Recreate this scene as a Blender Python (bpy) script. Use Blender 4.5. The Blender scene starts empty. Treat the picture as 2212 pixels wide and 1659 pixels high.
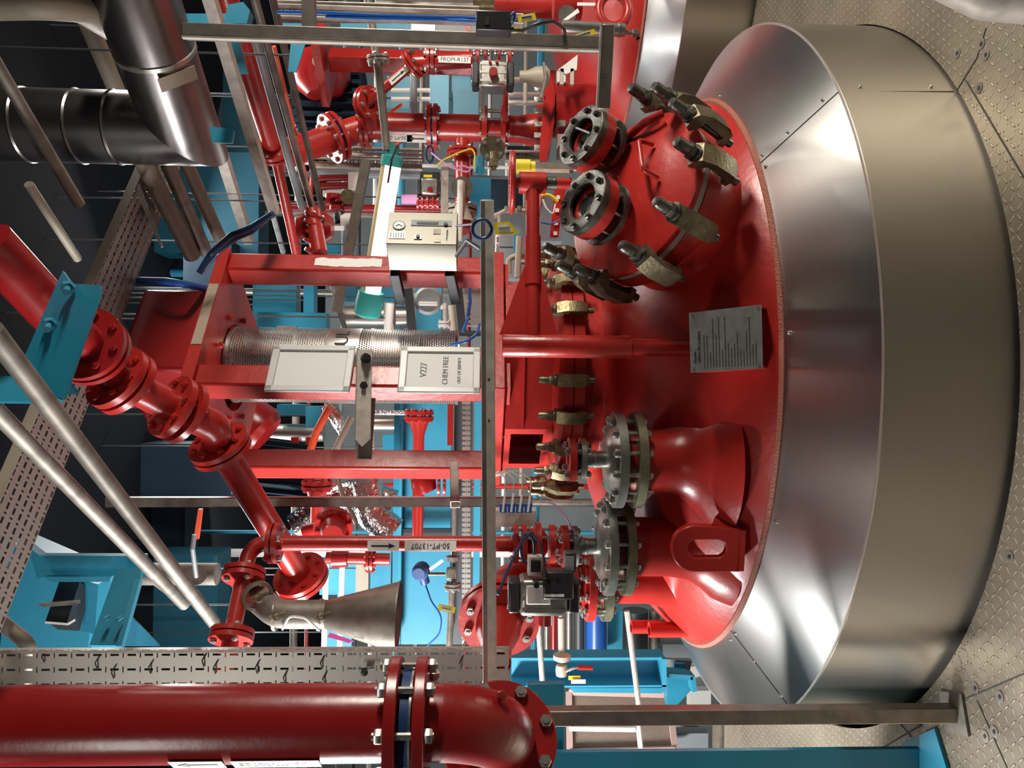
import bpy, bmesh, math, random
from math import sin, cos, pi, radians, sqrt, atan2, tan
from mathutils import Vector, Matrix
random.seed(7)
S = bpy.context.scene
COL = S.collection
# ------------------------------------------------------------------ camera
F = 1650.0
PITCH, ROLL = 0.0426, -0.0111
CAM = Vector((0, 0, 1.5))
FWD = Vector((0, cos(PITCH), -sin(PITCH)))
_UP = Vector((0, sin(PITCH), cos(PITCH)))
UU = Vector((1, 0, 0)) * cos(ROLL) - _UP * sin(ROLL)
VV = Vector((1, 0, 0)) * sin(ROLL) + _UP * cos(ROLL)
cd = bpy.data.cameras.new('camera')
cd.sensor_fit = 'HORIZONTAL'; cd.sensor_width = 36.0; cd.lens = F / 2212 * 36.0
cd.clip_start = 0.05; cd.clip_end = 200
cam = bpy.data.objects.new('camera', cd); COL.objects.link(cam)
m = Matrix.Identity(4)
for i, ax in enumerate((-VV, UU, -FWD)):
    for j in range(3):
        m[j][i] = ax[j]
m.translation = CAM
cam.matrix_world = m
S.camera = cam

def P(px, py, Y):
    """world point at depth Y seen at photo pixel px, py"""
    d = FWD * F + UU * (829.5 - py) - VV * (px - 1106.0)
    return CAM + d * (Y / d.y)

def Pz(px, py, z):
    """world point at height z seen at photo pixel px, py"""
    d = FWD * F + UU * (829.5 - py) - VV * (px - 1106.0)
    return CAM + d * ((z - CAM.z) / d.z)

# ------------------------------------------------------------------ light
S.view_settings.view_transform = 'Standard'
S.view_settings.look = 'None'
S.view_settings.exposure = 0.0
S.view_settings.gamma = 1.0
S.view_settings.use_curve_mapping = False
W = bpy.data.worlds.new('world'); S.world = W; W.use_nodes = True
W.node_tree.nodes['Background'].inputs[0].default_value = (0.75, 0.85, 1.0, 1)
W.node_tree.nodes['Background'].inputs[1].default_value = 0.03

def area(name, loc, target, sx, sy, power, col=(1, 1, 1)):
    l = bpy.data.lights.new(name, 'AREA'); l.shape = 'RECTANGLE'
    l.size = sx; l.size_y = sy; l.energy = power; l.color = col
    o = bpy.data.objects.new(name, l); COL.objects.link(o)
    o.location = loc
    o.rotation_euler = (Vector(target) - Vector(loc)).to_track_quat('-Z', 'Y').to_euler()
    return o
area('aisle_light_left', (-3.4, 2.95, 2.2), (0.0, 3.2, 0.3), 1.3, 0.40, 330, (1.0, 0.99, 0.97))
area('aisle_light_right', (3.7, 1.7, 2.15), (0.3, 3.0, 0.5), 1.4, 0.25, 160, (1.0, 0.92, 0.80))
area('front_fill_light', (-2.6, -0.6, 3.4), (-0.4, 3.0, 2.0), 1.5, 0.25, 32, (1.0, 0.95, 0.88))  # unseen fill, added to brighten the front of the upper frame
area('bay_light_behind', (0.9, 6.0, 3.9), (0.2, 5.0, 0.8), 2.4, 0.5, 85, (1.0, 0.98, 0.95))
area('bay_light_right', (2.6, 4.6, 3.7), (1.9, 4.4, 0.3), 1.2, 0.25, 45, (1.0, 0.95, 0.86))
area('bay_light_far_left', (-2.5, 7.5, 3.9), (-2.0, 9.5, 0.8), 3.0, 0.6, 110, (0.95, 0.99, 1.0))
area('bay_light_far_right', (3.0, 7.5, 3.9), (2.0, 9.5, 0.8), 3.0, 0.6, 110, (0.95, 0.99, 1.0))
area('bay_light_mid', (-1.6, 5.2, 3.3), (-1.2, 5.6, 0.8), 1.6, 0.4, 48, (1.0, 0.98, 0.95))

# ------------------------------------------------------------------ materials
def mat(name, col, rough=0.4, metal=0.0, emis=None, estr=0, bump=0.0, bscale=60, var=0.0, vscale=4,
        col2=None, coat=0.0, alpha=None, spec=None):
    M = bpy.data.materials.new(name); M.use_nodes = True
    nt = M.node_tree; b = nt.nodes['Principled BSDF']
    b.inputs['Base Color'].default_value = (*col, 1)
    b.inputs['Roughness'].default_value = rough
    b.inputs['Metallic'].default_value = metal
    b.inputs['Coat Weight'].default_value = coat
    b.inputs['Coat Roughness'].default_value = 0.12
    if spec is not None: b.inputs['Specular IOR Level'].default_value = spec
    if emis:
        b.inputs['Emission Color'].default_value = (*emis, 1)
        b.inputs['Emission Strength'].default_value = estr
    if bump or var:
        tc = nt.nodes.new('ShaderNodeNewGeometry')
    if var:
        n = nt.nodes.new('ShaderNodeTexNoise'); n.inputs['Scale'].default_value = vscale
        n.inputs['Detail'].default_value = 6
        nt.links.new(tc.outputs['Position'], n.inputs['Vector'])
        r = nt.nodes.new('ShaderNodeMapRange')
        r.inputs['From Min'].default_value = .35; r.inputs['From Max'].default_value = .7
        nt.links.new(n.outputs['Fac'], r.inputs['Value'])
        mx = nt.nodes.new('ShaderNodeMix'); mx.data_type = 'RGBA'
        c2 = col2 or tuple(c * (1 - var) for c in col)
        mx.inputs[6].default_value = (*col, 1); mx.inputs[7].default_value = (*c2, 1)
        nt.links.new(r.outputs['Result'], mx.inputs['Factor'])
        nt.links.new(mx.outputs[2], b.inputs['Base Color'])
    if bump:
        n2 = nt.nodes.new('ShaderNodeTexNoise'); n2.inputs['Scale'].default_value = bscale
        n2.inputs['Detail'].default_value = 3
        nt.links.new(tc.outputs['Position'], n2.inputs['Vector'])
        bp = nt.nodes.new('ShaderNodeBump'); bp.inputs['Strength'].default_value = bump
        bp.inputs['Distance'].default_value = 0.01
        nt.links.new(n2.outputs['Fac'], bp.inputs['Height'])
        nt.links.new(bp.outputs['Normal'], b.inputs['Normal'])
    return M

MT = {}
MT['red'] = mat('red_paint', (0.40, 0.020, 0.015), 0.31, bump=0.10, bscale=30, var=.18, vscale=5)
MT['red2'] = mat('dark_red_pipe_paint', (0.27, 0.010, 0.010), 0.27, bump=0.06, bscale=25, var=.15, vscale=5)
MT['red_bright'] = mat('bright_red_paint', (0.50, 0.025, 0.018), 0.35, bump=0.05, bscale=40)
MT['blue'] = mat('blue_steel_paint', (0.018, 0.22, 0.34), 0.42, bump=0.08, bscale=25, var=.12)
MT['cyan'] = mat('light_blue_paint', (0.032, 0.26, 0.40), 0.40, bump=0.06, bscale=12, var=.10)
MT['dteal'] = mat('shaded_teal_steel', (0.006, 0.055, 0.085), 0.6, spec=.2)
MT['navy'] = mat('navy_gasket', (0.012, 0.045, 0.16), 0.5)
MT['box'] = mat('control_box_steel', (0.23, 0.22, 0.185), 0.46, .9)
MT['plate'] = mat('engraved_plate_steel', (0.24, 0.245, 0.225), 0.5, .4, var=.3, vscale=30)
MT['steel'] = mat('stainless_steel', (0.50, 0.47, 0.43), 0.33, 1.0, bump=0.03, bscale=50, var=.25, vscale=9)
MT['tube'] = mat('dull_stainless_tube', (0.27, 0.245, 0.21), 0.58, .6, var=.45, vscale=14)
MT['strut'] = mat('galvanised_strut', (0.30, 0.265, 0.225), 0.42, .75, var=.3, vscale=20)
MT['pale'] = mat('pale_galvanised_steel', (0.52, 0.47, 0.41), 0.5, .15, var=.3, vscale=25)
MT['duct'] = mat('duct_cladding', (0.27, 0.25, 0.245), 0.32, 1.0, bump=0.05, bscale=12, var=.3, vscale=4)
MT['bolt'] = mat('zinc_bolt', (0.55, 0.53, 0.48), 0.30, .9, var=.3, vscale=40)
MT['brass'] = mat('yellow_passivated_zinc', (0.24, 0.20, 0.105), 0.40, .75, var=.5, vscale=25, bump=.15, bscale=80)
MT['bronze'] = mat('grimy_yellow_zinc', (0.19, 0.16, 0.095), 0.42, .7, var=.4, vscale=30, bump=.15, bscale=80)
MT['iron'] = mat('dark_oxidised_steel', (0.13, 0.125, 0.11), 0.38, .85, var=.4, vscale=25, bump=.15, bscale=70)
MT['flange'] = mat('machined_flange_steel', (0.33, 0.35, 0.31), 0.36, .85, var=.3, vscale=25)
MT['yflange'] = mat('tarnished_flange_steel', (0.27, 0.26, 0.17), 0.40, .8, var=.35, vscale=25)
MT['black'] = mat('black_plastic', (0.018, 0.019, 0.022), 0.38)
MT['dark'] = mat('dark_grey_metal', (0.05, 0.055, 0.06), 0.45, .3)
MT['grey'] = mat('grey_paint', (0.22, 0.24, 0.25), 0.45)
MT['white'] = mat('white_plastic', (0.72, 0.70, 0.66), 0.45)
MT['label'] = mat('white_label', (0.78, 0.77, 0.74), 0.4)
MT['ink'] = mat('black_ink', (0.01, 0.01, 0.012), 0.6)
MT['inkgrey'] = mat('grey_print', (0.20, 0.20, 0.21), 0.6)
MT['frame'] = mat('snap_frame_plastic', (0.50, 0.51, 0.50), 0.35)
MT['paper'] = mat('paper_sheet', (0.60, 0.61, 0.60), 0.5)
MT['yellow'] = mat('yellow_plastic', (0.75, 0.60, 0.02), 0.45)
MT['teal'] = mat('teal_lamp_cap', (0.03, 0.30, 0.28), 0.45)
MT['pink'] = mat('pink_tag', (0.85, 0.10, 0.50), 0.5)
MT['cablue'] = mat('blue_cable', (0.015, 0.09, 0.36), 0.35)
MT['bcable'] = mat('dark_blue_cable', (0.008, 0.03, 0.09), 0.35)
MT['glass'] = mat('sight_glass_pane', (0.02, 0.028, 0.028), 0.10, 0.0, coat=1.0)
MT['orange'] = mat('orange_red_paint', (0.75, 0.09, 0.03), 0.4)
MT['lilac'] = mat('lilac_cap', (0.55, 0.25, 0.50), 0.5)
MT['foil'] = mat('crinkled_foil', (0.62, 0.62, 0.60), 0.18, 1.0, bump=1.0, bscale=35)
MT['lag'] = mat('grimy_lagging', (0.20, 0.165, 0.12), 0.6, bump=.2, bscale=40, var=.3)
MT['beige'] = mat('beige_paint', (0.38, 0.33, 0.26), 0.5)
MT['wallp'] = mat('pale_wall_panel', (0.30, 0.33, 0.33), 0.6, var=.3, vscale=.8)
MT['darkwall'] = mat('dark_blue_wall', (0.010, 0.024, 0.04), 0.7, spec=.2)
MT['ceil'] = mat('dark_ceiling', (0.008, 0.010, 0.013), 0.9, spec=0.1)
MT['lamp'] = mat('lit_lamp_tube', (1, 1, 1), 0.5, emis=(1.0, 0.97, 0.88), estr=11)
MT['brasslamp'] = mat('lamp_reflector', (0.50, 0.40, 0.19), 0.5)

def brushed(name, col, rough, aniso, axis_z=True):
    """aluminium sheet brushed around the vessel"""
    M = bpy.data.materials.new(name); M.use_nodes = True
    nt = M.node_tree; b = nt.nodes['Principled BSDF']
    b.inputs['Metallic'].default_value = 1; b.inputs['Roughness'].default_value = rough
    b.inputs['Anisotropic'].default_value = aniso; b.inputs['Anisotropic Rotation'].default_value = 0.25
    t = nt.nodes.new('ShaderNodeTangent'); t.direction_type = 'RADIAL'; t.axis = 'Z'
    nt.links.new(t.outputs[0], b.inputs['Tangent'])
    g = nt.nodes.new('ShaderNodeTexCoord')
    mp = nt.nodes.new('ShaderNodeMapping'); mp.inputs['Scale'].default_value = (1.2, 1.2, 130)
    nt.links.new(g.outputs['Object'], mp.inputs['Vector'])
    n = nt.nodes.new('ShaderNodeTexNoise'); n.inputs['Scale'].default_value = 1.0; n.inputs['Detail'].default_value = 5
    nt.links.new(mp.outputs[0], n.inputs['Vector'])
    n2 = nt.nodes.new('ShaderNodeTexNoise'); n2.inputs['Scale'].default_value = 2.0; n2.inputs['Detail'].default_value = 2
    nt.links.new(g.outputs['Object'], n2.inputs['Vector'])
    r = nt.nodes.new('ShaderNodeMapRange'); r.inputs['From Min'].default_value = .0; r.inputs['From Max'].default_value = 1
    r.inputs['To Min'].default_value = rough - .04; r.inputs['To Max'].default_value = rough + .08
    nt.links.new(n2.outputs['Fac'], r.inputs['Value']); nt.links.new(r.outputs[0], b.inputs['Roughness'])
    mx = nt.nodes.new('ShaderNodeMix'); mx.data_type = 'RGBA'
    mx.inputs[6].default_value = (*[c * .94 for c in col], 1); mx.inputs[7].default_value = (*col, 1)
    nt.links.new(n.outputs['Fac'], mx.inputs['Factor']); nt.links.new(mx.outputs[2], b.inputs['Base Color'])
    return M
MT['alu'] = brushed('brushed_aluminium_cone', (0.72, 0.715, 0.70), 0.33, 0.85)
MT['alu2'] = brushed('brushed_aluminium_skirt', (0.46, 0.425, 0.37), 0.36, 0.7)

def perforated(name, col, scale, hole, metal=.8, rough=.4, ax='UV', stretch=(1, 1, 1)):
    """sheet with a regular pattern of dark round holes (UV in metres)"""
    M = bpy.data.materials.new(name); M.use_nodes = True
    nt = M.node_tree; b = nt.nodes['Principled BSDF']
    b.inputs['Metallic'].default_value = metal; b.inputs['Roughness'].default_value = rough
    b.inputs['Base Color'].default_value = (*col, 1)
    tc = nt.nodes.new('ShaderNodeTexCoord')
    sp = nt.nodes.new('ShaderNodeSeparateXYZ'); nt.links.new(tc.outputs['UV'], sp.inputs[0])
    def mth(op, a, bb=None, c=None):
        n = nt.nodes.new('ShaderNodeMath'); n.operation = op
        for k, v in enumerate((a, bb, c)):
            if v is None: continue
            if isinstance(v, (int, float)): n.inputs[k].default_value = v
            else: nt.links.new(v, n.inputs[k])
        return n.outputs[0]
    u = mth('MULTIPLY', sp.outputs[0], scale * stretch[0]); v = mth('MULTIPLY', sp.outputs[1], scale * stretch[1])
    row = mth('FLOOR', v)
    odd = mth('MODULO', row, 2.0)
    u2 = mth('ADD', u, mth('MULTIPLY', odd, .5))
    fu = mth('SUBTRACT', mth('FRACT', u2), .5); fv = mth('SUBTRACT', mth('FRACT', v), .5)
    d = mth('SQRT', mth('ADD', mth('MULTIPLY', fu, fu), mth('MULTIPLY', fv, fv)))
    hit = mth('LESS_THAN', d, hole)
    tr = nt.nodes.new('ShaderNodeBsdfTransparent')
    mx = nt.nodes.new('ShaderNodeMixShader')
    nt.links.new(hit, mx.inputs[0]); nt.links.new(b.outputs[0], mx.inputs[1]); nt.links.new(tr.outputs[0], mx.inputs[2])
    nt.links.new(mx.outputs[0], nt.nodes['Material Output'].inputs[0])
    return M
MT['mesh'] = perforated('perforated_guard_sheet', (0.33, 0.31, 0.28), 95, 0.36)
MT['mesh2'] = perforated('fine_perforated_sheet', (0.50, 0.40, 0.34), 90, 0.33, metal=.2)

def slotted(name, col, pu, pv, metal=.7, rough=.45, off=.5, su=.30, sv=.16, through=True):
    """cable tray sheet: rows of through slots, UV in metres"""
    M = bpy.data.materials.new(name); M.use_nodes = True
    nt = M.node_tree; b = nt.nodes['Principled BSDF']
    b.inputs['Metallic'].default_value = metal; b.inputs['Roughness'].default_value = rough
    b.inputs['Base Color'].default_value = (*col, 1)
    tc = nt.nodes.new('ShaderNodeTexCoord')
    sp = nt.nodes.new('ShaderNodeSeparateXYZ'); nt.links.new(tc.outputs['UV'], sp.inputs[0])
    def mth(op, a, bb=None):
        n = nt.nodes.new('ShaderNodeMath'); n.operation = op
        for k, v in enumerate((a, bb)):
            if v is None: continue
            if isinstance(v, (int, float)): n.inputs[k].default_value = v
            else: nt.links.new(v, n.inputs[k])
        return n.outputs[0]
    u = mth('DIVIDE', sp.outputs[0], pu); v = mth('DIVIDE', sp.outputs[1], pv)
    def slot(uo, vo, a, bb):
        fu = mth('ABSOLUTE', mth('SUBTRACT', mth('FRACT', mth('ADD', u, uo)), .5))
        fv = mth('ABSOLUTE', mth('SUBTRACT', mth('FRACT', mth('ADD', v, vo)), .5))
        return mth('MULTIPLY', mth('LESS_THAN', fu, a), mth('LESS_THAN', fv, bb))
    h = mth('MAXIMUM', slot(0, 0, su, sv), slot(.5, 0, sv * .45, su * .8))
    tr = nt.nodes.new('ShaderNodeBsdfTransparent')
    mx = nt.nodes.new('ShaderNodeMixShader')
    nt.links.new(h, mx.inputs[0]); nt.links.new(b.outputs[0], mx.inputs[1]); nt.links.new(tr.outputs[0], mx.inputs[2])
    nt.links.new(mx.outputs[0], nt.nodes['Material Output'].inputs[0])
    return M
MT['tray'] = slotted('slotted_cable_tray', (0.44, 0.42, 0.38), 0.036, 0.028)
MT['tray2'] = slotted('brown_slotted_tray', (0.27, 0.225, 0.20), 0.050, 0.040, metal=.4, su=.23, sv=.15)

def chequer(name, col):
    """raised tear pattern of chequer plate, alternately turned"""
    M = bpy.data.materials.new(name); M.use_nodes = True
    nt = M.node_tree; b = nt.nodes['Principled BSDF']
    b.inputs['Metallic'].default_value = .55; b.inputs['Roughness'].default_value = .42
    g = nt.nodes.new('ShaderNodeNewGeometry')
    sp = nt.nodes.new('ShaderNodeSeparateXYZ'); nt.links.new(g.outputs['Position'], sp.inputs[0])
    def mth(op, a, bb=None, c=None):
        n = nt.nodes.new('ShaderNodeMath'); n.operation = op
        for k, v in enumerate((a, bb, c)):
            if v is None: continue
            if isinstance(v, (int, float)): n.inputs[k].default_value = v
            else: nt.links.new(v, n.inputs[k])
        return n.outputs[0]
    p = 0.060
    u = mth('DIVIDE', mth('ADD', sp.outputs[0], sp.outputs[1]), p)
    v = mth('DIVIDE', mth('SUBTRACT', sp.outputs[0], sp.outputs[1]), p)
    def bar(uo, vo, a, bb):
        fu = mth('SUBTRACT', mth('FRACT', mth('ADD', u, uo)), .5)
        fv = mth('SUBTRACT', mth('FRACT', mth('ADD', v, vo)), .5)
        fu = mth('DIVIDE', fu, a); fv = mth('DIVIDE', fv, bb)
        d = mth('ADD', mth('MULTIPLY', fu, fu), mth('MULTIPLY', fv, fv))
        return mth('MAXIMUM', mth('SUBTRACT', 1.0, d), 0.0)
    h = mth('MAXIMUM', bar(0, 0, .36, .085), bar(.5, .5, .085, .36))
    h = mth('MINIMUM', mth('MULTIPLY', h, 1.6), 1.0)
    bp = nt.nodes.new('ShaderNodeBump'); bp.inputs['Strength'].default_value = 1.0; bp.inputs['Distance'].default_value = .006
    nt.links.new(h, bp.inputs['Height']); nt.links.new(bp.outputs[0], b.inputs['Normal'])
    n = nt.nodes.new('ShaderNodeTexNoise'); n.inputs['Scale'].default_value = 3; n.inputs['Detail'].default_value = 8
    nt.links.new(g.outputs['Position'], n.inputs['Vector'])
    r = nt.nodes.new('ShaderNodeMapRange'); r.inputs['From Min'].default_value = .3; r.inputs['From Max'].default_value = .75
    nt.links.new(n.outputs['Fac'], r.inputs['Value'])
    mx = nt.nodes.new('ShaderNodeMix'); mx.data_type = 'RGBA'
    mx.inputs[6].default_value = (*col, 1); mx.inputs[7].default_value = (*[c * .55 for c in col], 1)
    nt.links.new(r.outputs[0], mx.inputs['Factor'])
    mx2 = nt.nodes.new('ShaderNodeMix'); mx2.data_type = 'RGBA'
    nt.links.new(mth('MULTIPLY', h, .55), mx2.inputs['Factor'])
    nt.links.new(mx.outputs[2], mx2.inputs[6]); mx2.inputs[7].default_value = (*[min(1, c * 2.1) for c in col], 1)
    nt.links.new(mx2.outputs[2], b.inputs['Base Color'])
    return M
MT['deck'] = chequer('chequer_plate', (0.30, 0.26, 0.20))

# ------------------------------------------------------------------ mesh helpers
def basis(axis, hint=None):
    z = Vector(axis).normalized()
    h = Vector(hint) if hint is not None else (Vector((0, 0, 1)) if abs(z.z) < .9 else Vector((1, 0, 0)))
    x = (h - z * h.dot(z))
    if x.length < 1e-6: x = z.orthogonal()
    x.normalize(); y = z.cross(x)
    return x, y, z

class MB:
    def __init__(s): s.bm = bmesh.new()
    def box(s, c, size, rot=None, ax=None):
        c = Vector(c); sx, sy, sz = [v / 2 for v in size]
        if ax is None:
            ax = (Vector((1, 0, 0)), Vector((0, 1, 0)), Vector((0, 0, 1)))
            if rot is not None:
                R = rot if isinstance(rot, Matrix) else Matrix.Rotation(rot, 3, 'Z')
                ax = tuple(R @ a for a in ax)
        vs = []
        for i in (-1, 1):
            for j in (-1, 1):
                for k in (-1, 1):
                    vs.append(s.bm.verts.new(c + ax[0] * sx * i + ax[1] * sy * j + ax[2] * sz * k))
        for f in ((0, 1, 3, 2), (4, 6, 7, 5), (0, 4, 5, 1), (2, 3, 7, 6), (0, 2, 6, 4), (1, 5, 7, 3)):
            s.bm.faces.new([vs[q] for q in f])
        return s
    def lathe(s, prof, o=(0, 0, 0), axis=(0, 0, 1), seg=32, a0=0, a1=2 * pi, hint=None, uv=False):
        """prof: list of (radius, height along axis)"""
        x, y, z = basis(axis, hint); o = Vector(o)
        full = abs(a1 - a0 - 2 * pi) < 1e-6
        n = seg if full else seg + 1
        rings = []
        for r, h in prof:
            if r < 1e-7:
                rings.append([s.bm.verts.new(o + z * h)])
            else:
                rings.append([s.bm.verts.new(o + z * h + (x * cos(a0 + (a1 - a0) * k / seg) + y * sin(a0 + (a1 - a0) * k / seg)) * r) for k in range(n)])
        for A, B in zip(rings, rings[1:]):
            for k in range(seg):
                k2 = (k + 1) % n
                if len(A) == 1 and len(B) == 1: continue
                if len(A) == 1: s.bm.faces.new((A[0], B[k2], B[k]))
                elif len(B) == 1: s.bm.faces.new((A[k], A[k2], B[0]))
                else: s.bm.faces.new((A[k], A[k2], B[k2], B[k]))
        return s
    def cyl(s, p0, p1, r0, r1=None, seg=24, caps=True):
        p0 = Vector(p0); p1 = Vector(p1); r1 = r0 if r1 is None else r1
        L = (p1 - p0).length
        if L < 1e-6: return s
        pr = [(r0, 0), (r1, L)]
        if caps: pr = [(0, 0)] + pr + [(0, L)]
        return s.lathe(pr, p0, p1 - p0, seg)
    def ring(s, c, axis, ro, ri, t, seg=40):
        """flat ring centred on c"""
        return s.lathe([(ri, -t / 2), (ro, -t / 2), (ro, t / 2), (ri, t / 2), (ri, -t / 2)], c, axis, seg)
    def tube(s, pts, r, seg=16, bend=None, caps=True, hollow=None):
        """round tube along a polyline with rounded corners"""
        pts = [Vector(p) for p in pts]
        bend = 3 * r if bend is None else bend
        path = [pts[0]]
        for i in range(1, len(pts) - 1):
            a = (pts[i - 1] - pts[i]); b = (pts[i + 1] - pts[i])
            la, lb = a.length, b.length
            if la < 1e-6 or lb < 1e-6: continue
            a.normalize(); b.normalize()
            ang = a.angle(b)
            if ang > pi - .02: path.append(pts[i]); continue
            d = min(bend / max(tan(ang / 2), .05), la * .49, lb * .49)
            n = 7
            A = pts[i] + a * d; B = pts[i] + b * d
            for k in range(n + 1):
                t = k / n
                path.append(A * (1 - t) ** 2 + pts[i] * 2 * t * (1 - t) + B * t * t)
        path.append(pts[-1])
        tang = []
        for i in range(len(path)):
            if i == 0: t = path[1] - path[0]
            elif i == len(path) - 1: t = path[-1] - path[-2]
            else: t = (path[i + 1] - path[i]).normalized() + (path[i] - path[i - 1]).normalized()
            tang.append(t.normalized())
        x, y, z = basis(tang[0])
        rings = []
        for p, t in zip(path, tang):
            x = (x - t * x.dot(t)).normalized(); y = t.cross(x)
            rings.append([s.bm.verts.new(p + (x * cos(2 * pi * k / seg) + y * sin(2 * pi * k / seg)) * r) for k in range(seg)])
        for A, B in zip(rings, rings[1:]):
            for k in range(seg):
                s.bm.faces.new((A[k], A[(k + 1) % seg], B[(k + 1) % seg], B[k]))
        if caps:
            s.bm.faces.new(list(reversed(rings[0]))); s.bm.faces.new(rings[-1])
        return s
    def prism(s, poly, o, x, y, t, z=None):
        """poly (2d) in frame o,x,y extruded by t along x cross y"""
        o = Vector(o); x = Vector(x).normalized(); y = Vector(y).normalized()
        z = (Vector(z) if z is not None else x.cross(y)).normalized()
        a = [s.bm.verts.new(o + x * p[0] + y * p[1]) for p in poly]
        b = [s.bm.verts.new(o + x * p[0] + y * p[1] + z * t) for p in poly]
        s.bm.faces.new(list(reversed(a))); s.bm.faces.new(b)
        n = len(poly)
        for i in range(n):
            s.bm.faces.new((a[i], a[(i + 1) % n], b[(i + 1) % n], b[i]))
        return s
    def slab(s, corners, t, back=None):
        """thick sheet through 4 (or more) world points; thickness along its normal (or back)"""
        c = [Vector(p) for p in corners]
        nrm = (c[1] - c[0]).cross(c[2] - c[0]).normalized()
        if back is not None and nrm.dot(Vector(back)) < 0: nrm = -nrm
        a = [s.bm.verts.new(p) for p in c]; b = [s.bm.verts.new(p + nrm * t) for p in c]
        s.bm.faces.new(a); s.bm.faces.new(list(reversed(b)))
        n = len(c)
        for i in range(n):
            s.bm.faces.new((a[i], b[i], b[(i + 1) % n], a[(i + 1) % n]))
        return s
    def bar(s, p0, p1, w, h, hint=None):
        """rectangular bar from p0 to p1; w across, h along hint"""
        p0 = Vector(p0); p1 = Vector(p1)
        x, y, z = basis(p1 - p0, hint)
        return s.box((p0 + p1) / 2, (h, w, (p1 - p0).length), ax=(x, y, z))
    def chan(s, p0, p1, w, h, t=0.003, hint=None, lip=0.008):
        """open C channel from p0 to p1, open towards +hint"""
        p0 = Vector(p0); p1 = Vector(p1)
        x, y, z = basis(p1 - p0, hint); L = (p1 - p0).length; c = (p0 + p1) / 2
        s.box(c - x * (h / 2 - t / 2), (t, w, L), ax=(x, y, z))
        for q in (-1, 1):
            s.box(c + y * q * (w / 2 - t / 2), (h, t, L), ax=(x, y, z))
            if lip: s.box(c + x * (h / 2 - t / 2) + y * q * (w / 2 - lip / 2), (t, lip, L), ax=(x, y, z))
        return s
    def hexn(s, c, axis, r, h):
        return s.lathe([(0, 0), (r * .92, 0), (r, h * .12), (r, h * .88), (r * .92, h), (0, h)], c, axis, 6)
    def build(s, name, material, parent=None, off=None, smooth=True, uvbox=False, bevel=0, recalc=True):
        bm = s.bm
        if off is None: off = parent.get('_o') if parent is not None else (0, 0, 0)
        off = Vector(off)
        bmesh.ops.translate(bm, verts=bm.verts, vec=-off)
        if recalc: bmesh.ops.recalc_face_normals(bm, faces=bm.faces)
        if smooth:
            for e in bm.edges:
                if len(e.link_faces) == 2 and e.calc_face_angle(0) > 0.62: e.smooth = False
            for f in bm.faces: f.smooth = True
        if uvbox:
            uvl = bm.loops.layers.uv.new('UVMap')
            ux, uy = uvbox
            ux = Vector(ux).normalized(); uy = Vector(uy).normalized()
            for f in bm.faces:
                for l in f.loops:
                    l[uvl].uv = (l.vert.co.dot(ux), l.vert.co.dot(uy))
        me = bpy.data.meshes.new(name); bm.to_mesh(me); bm.free()
        me.materials.append(MT[material] if isinstance(material, str) else material)
        o = bpy.data.objects.new(name, me); COL.objects.link(o)
        if parent is not None: o.parent = parent; o['_o'] = (0.0, 0.0, 0.0); o['_o'] = list(parent.get('_o'))
        else: o['_o'] = list(off); o.location = off
        if bevel:
            b = o.modifiers.new('bevel', 'BEVEL'); b.width = bevel; b.segments = 2; b.limit_method = 'ANGLE'
        return o

def tag(o, label, cat, group=None, kind=None):
    o['label'] = label; o['category'] = cat
    if group: o['group'] = group
    if kind: o['kind'] = kind
    return o
def thing(name, loc, label, cat, group=None):
    o = bpy.data.objects.new(name, None); COL.objects.link(o)
    o.empty_display_size = .05
    loc = Vector(loc); o.location = loc; o['_o'] = list(loc)
    return tag(o, label, cat, group)
def struct(o):
    o['kind'] = 'structure'; return o
def solo(mb, name, material, label, cat, loc=None, group=None, **k):
    c = loc
    if c is None:
        n = len(mb.bm.verts); c = sum((v.co for v in mb.bm.verts), Vector()) / n
    o = mb.build(name, material, off=c, **k)
    return tag(o, label, cat, group)
def inst(src, parent, mtx, name=None):
    """copy of a part under parent, placed by a world matrix"""
    o = src.copy(); COL.objects.link(o); o.parent = parent
    off = Vector(parent.get('_o'))
    o.matrix_basis = Matrix.Translation(-off) @ mtx
    o['_o'] = list(off)
    return o
_cache = {}
def frame_m(o, axis, hint=None):
    x, y, z = basis(axis, hint)
    M = Matrix.Identity(4)
    for i, a in enumerate((x, y, z)):
        for j in range(3): M[j][i] = a[j]
    M.translation = Vector(o)
    return M
def place(kind, mb, material, parent, mtx):
    """shared mesh part; the mesh is built once per kind"""
    if kind not in _cache:
        bm = mb().bm
        bmesh.ops.recalc_face_normals(bm, faces=bm.faces)
        for e in bm.edges:
            if len(e.link_faces) == 2 and e.calc_face_angle(0) > 0.62: e.smooth = False
        for f in bm.faces: f.smooth = True
        me = bpy.data.meshes.new(kind[0]); bm.to_mesh(me); bm.free(); me.materials.append(MT[material])
        _cache[kind] = me
    o = bpy.data.objects.new(kind[0], _cache[kind]); COL.objects.link(o); o.parent = parent
    off = Vector(parent.get('_o'))
    o.matrix_basis = Matrix.Translation(-off) @ mtx
    o['_o'] = list(off)
    return o
def bolt_mb(r, L, nut=True, rh=1.0):
    def f():
        m = MB(); h = r * 1.05
        m.cyl((0, 0, -L / 2 - h * 1.2), (0, 0, L / 2 + h * 1.3), r * .5, seg=8)
        m.hexn((0, 0, L / 2), (0, 0, 1), r, h)
        m.hexn((0, 0, -L / 2 - h), (0, 0, 1), r, h)
        return m
    return f
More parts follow.
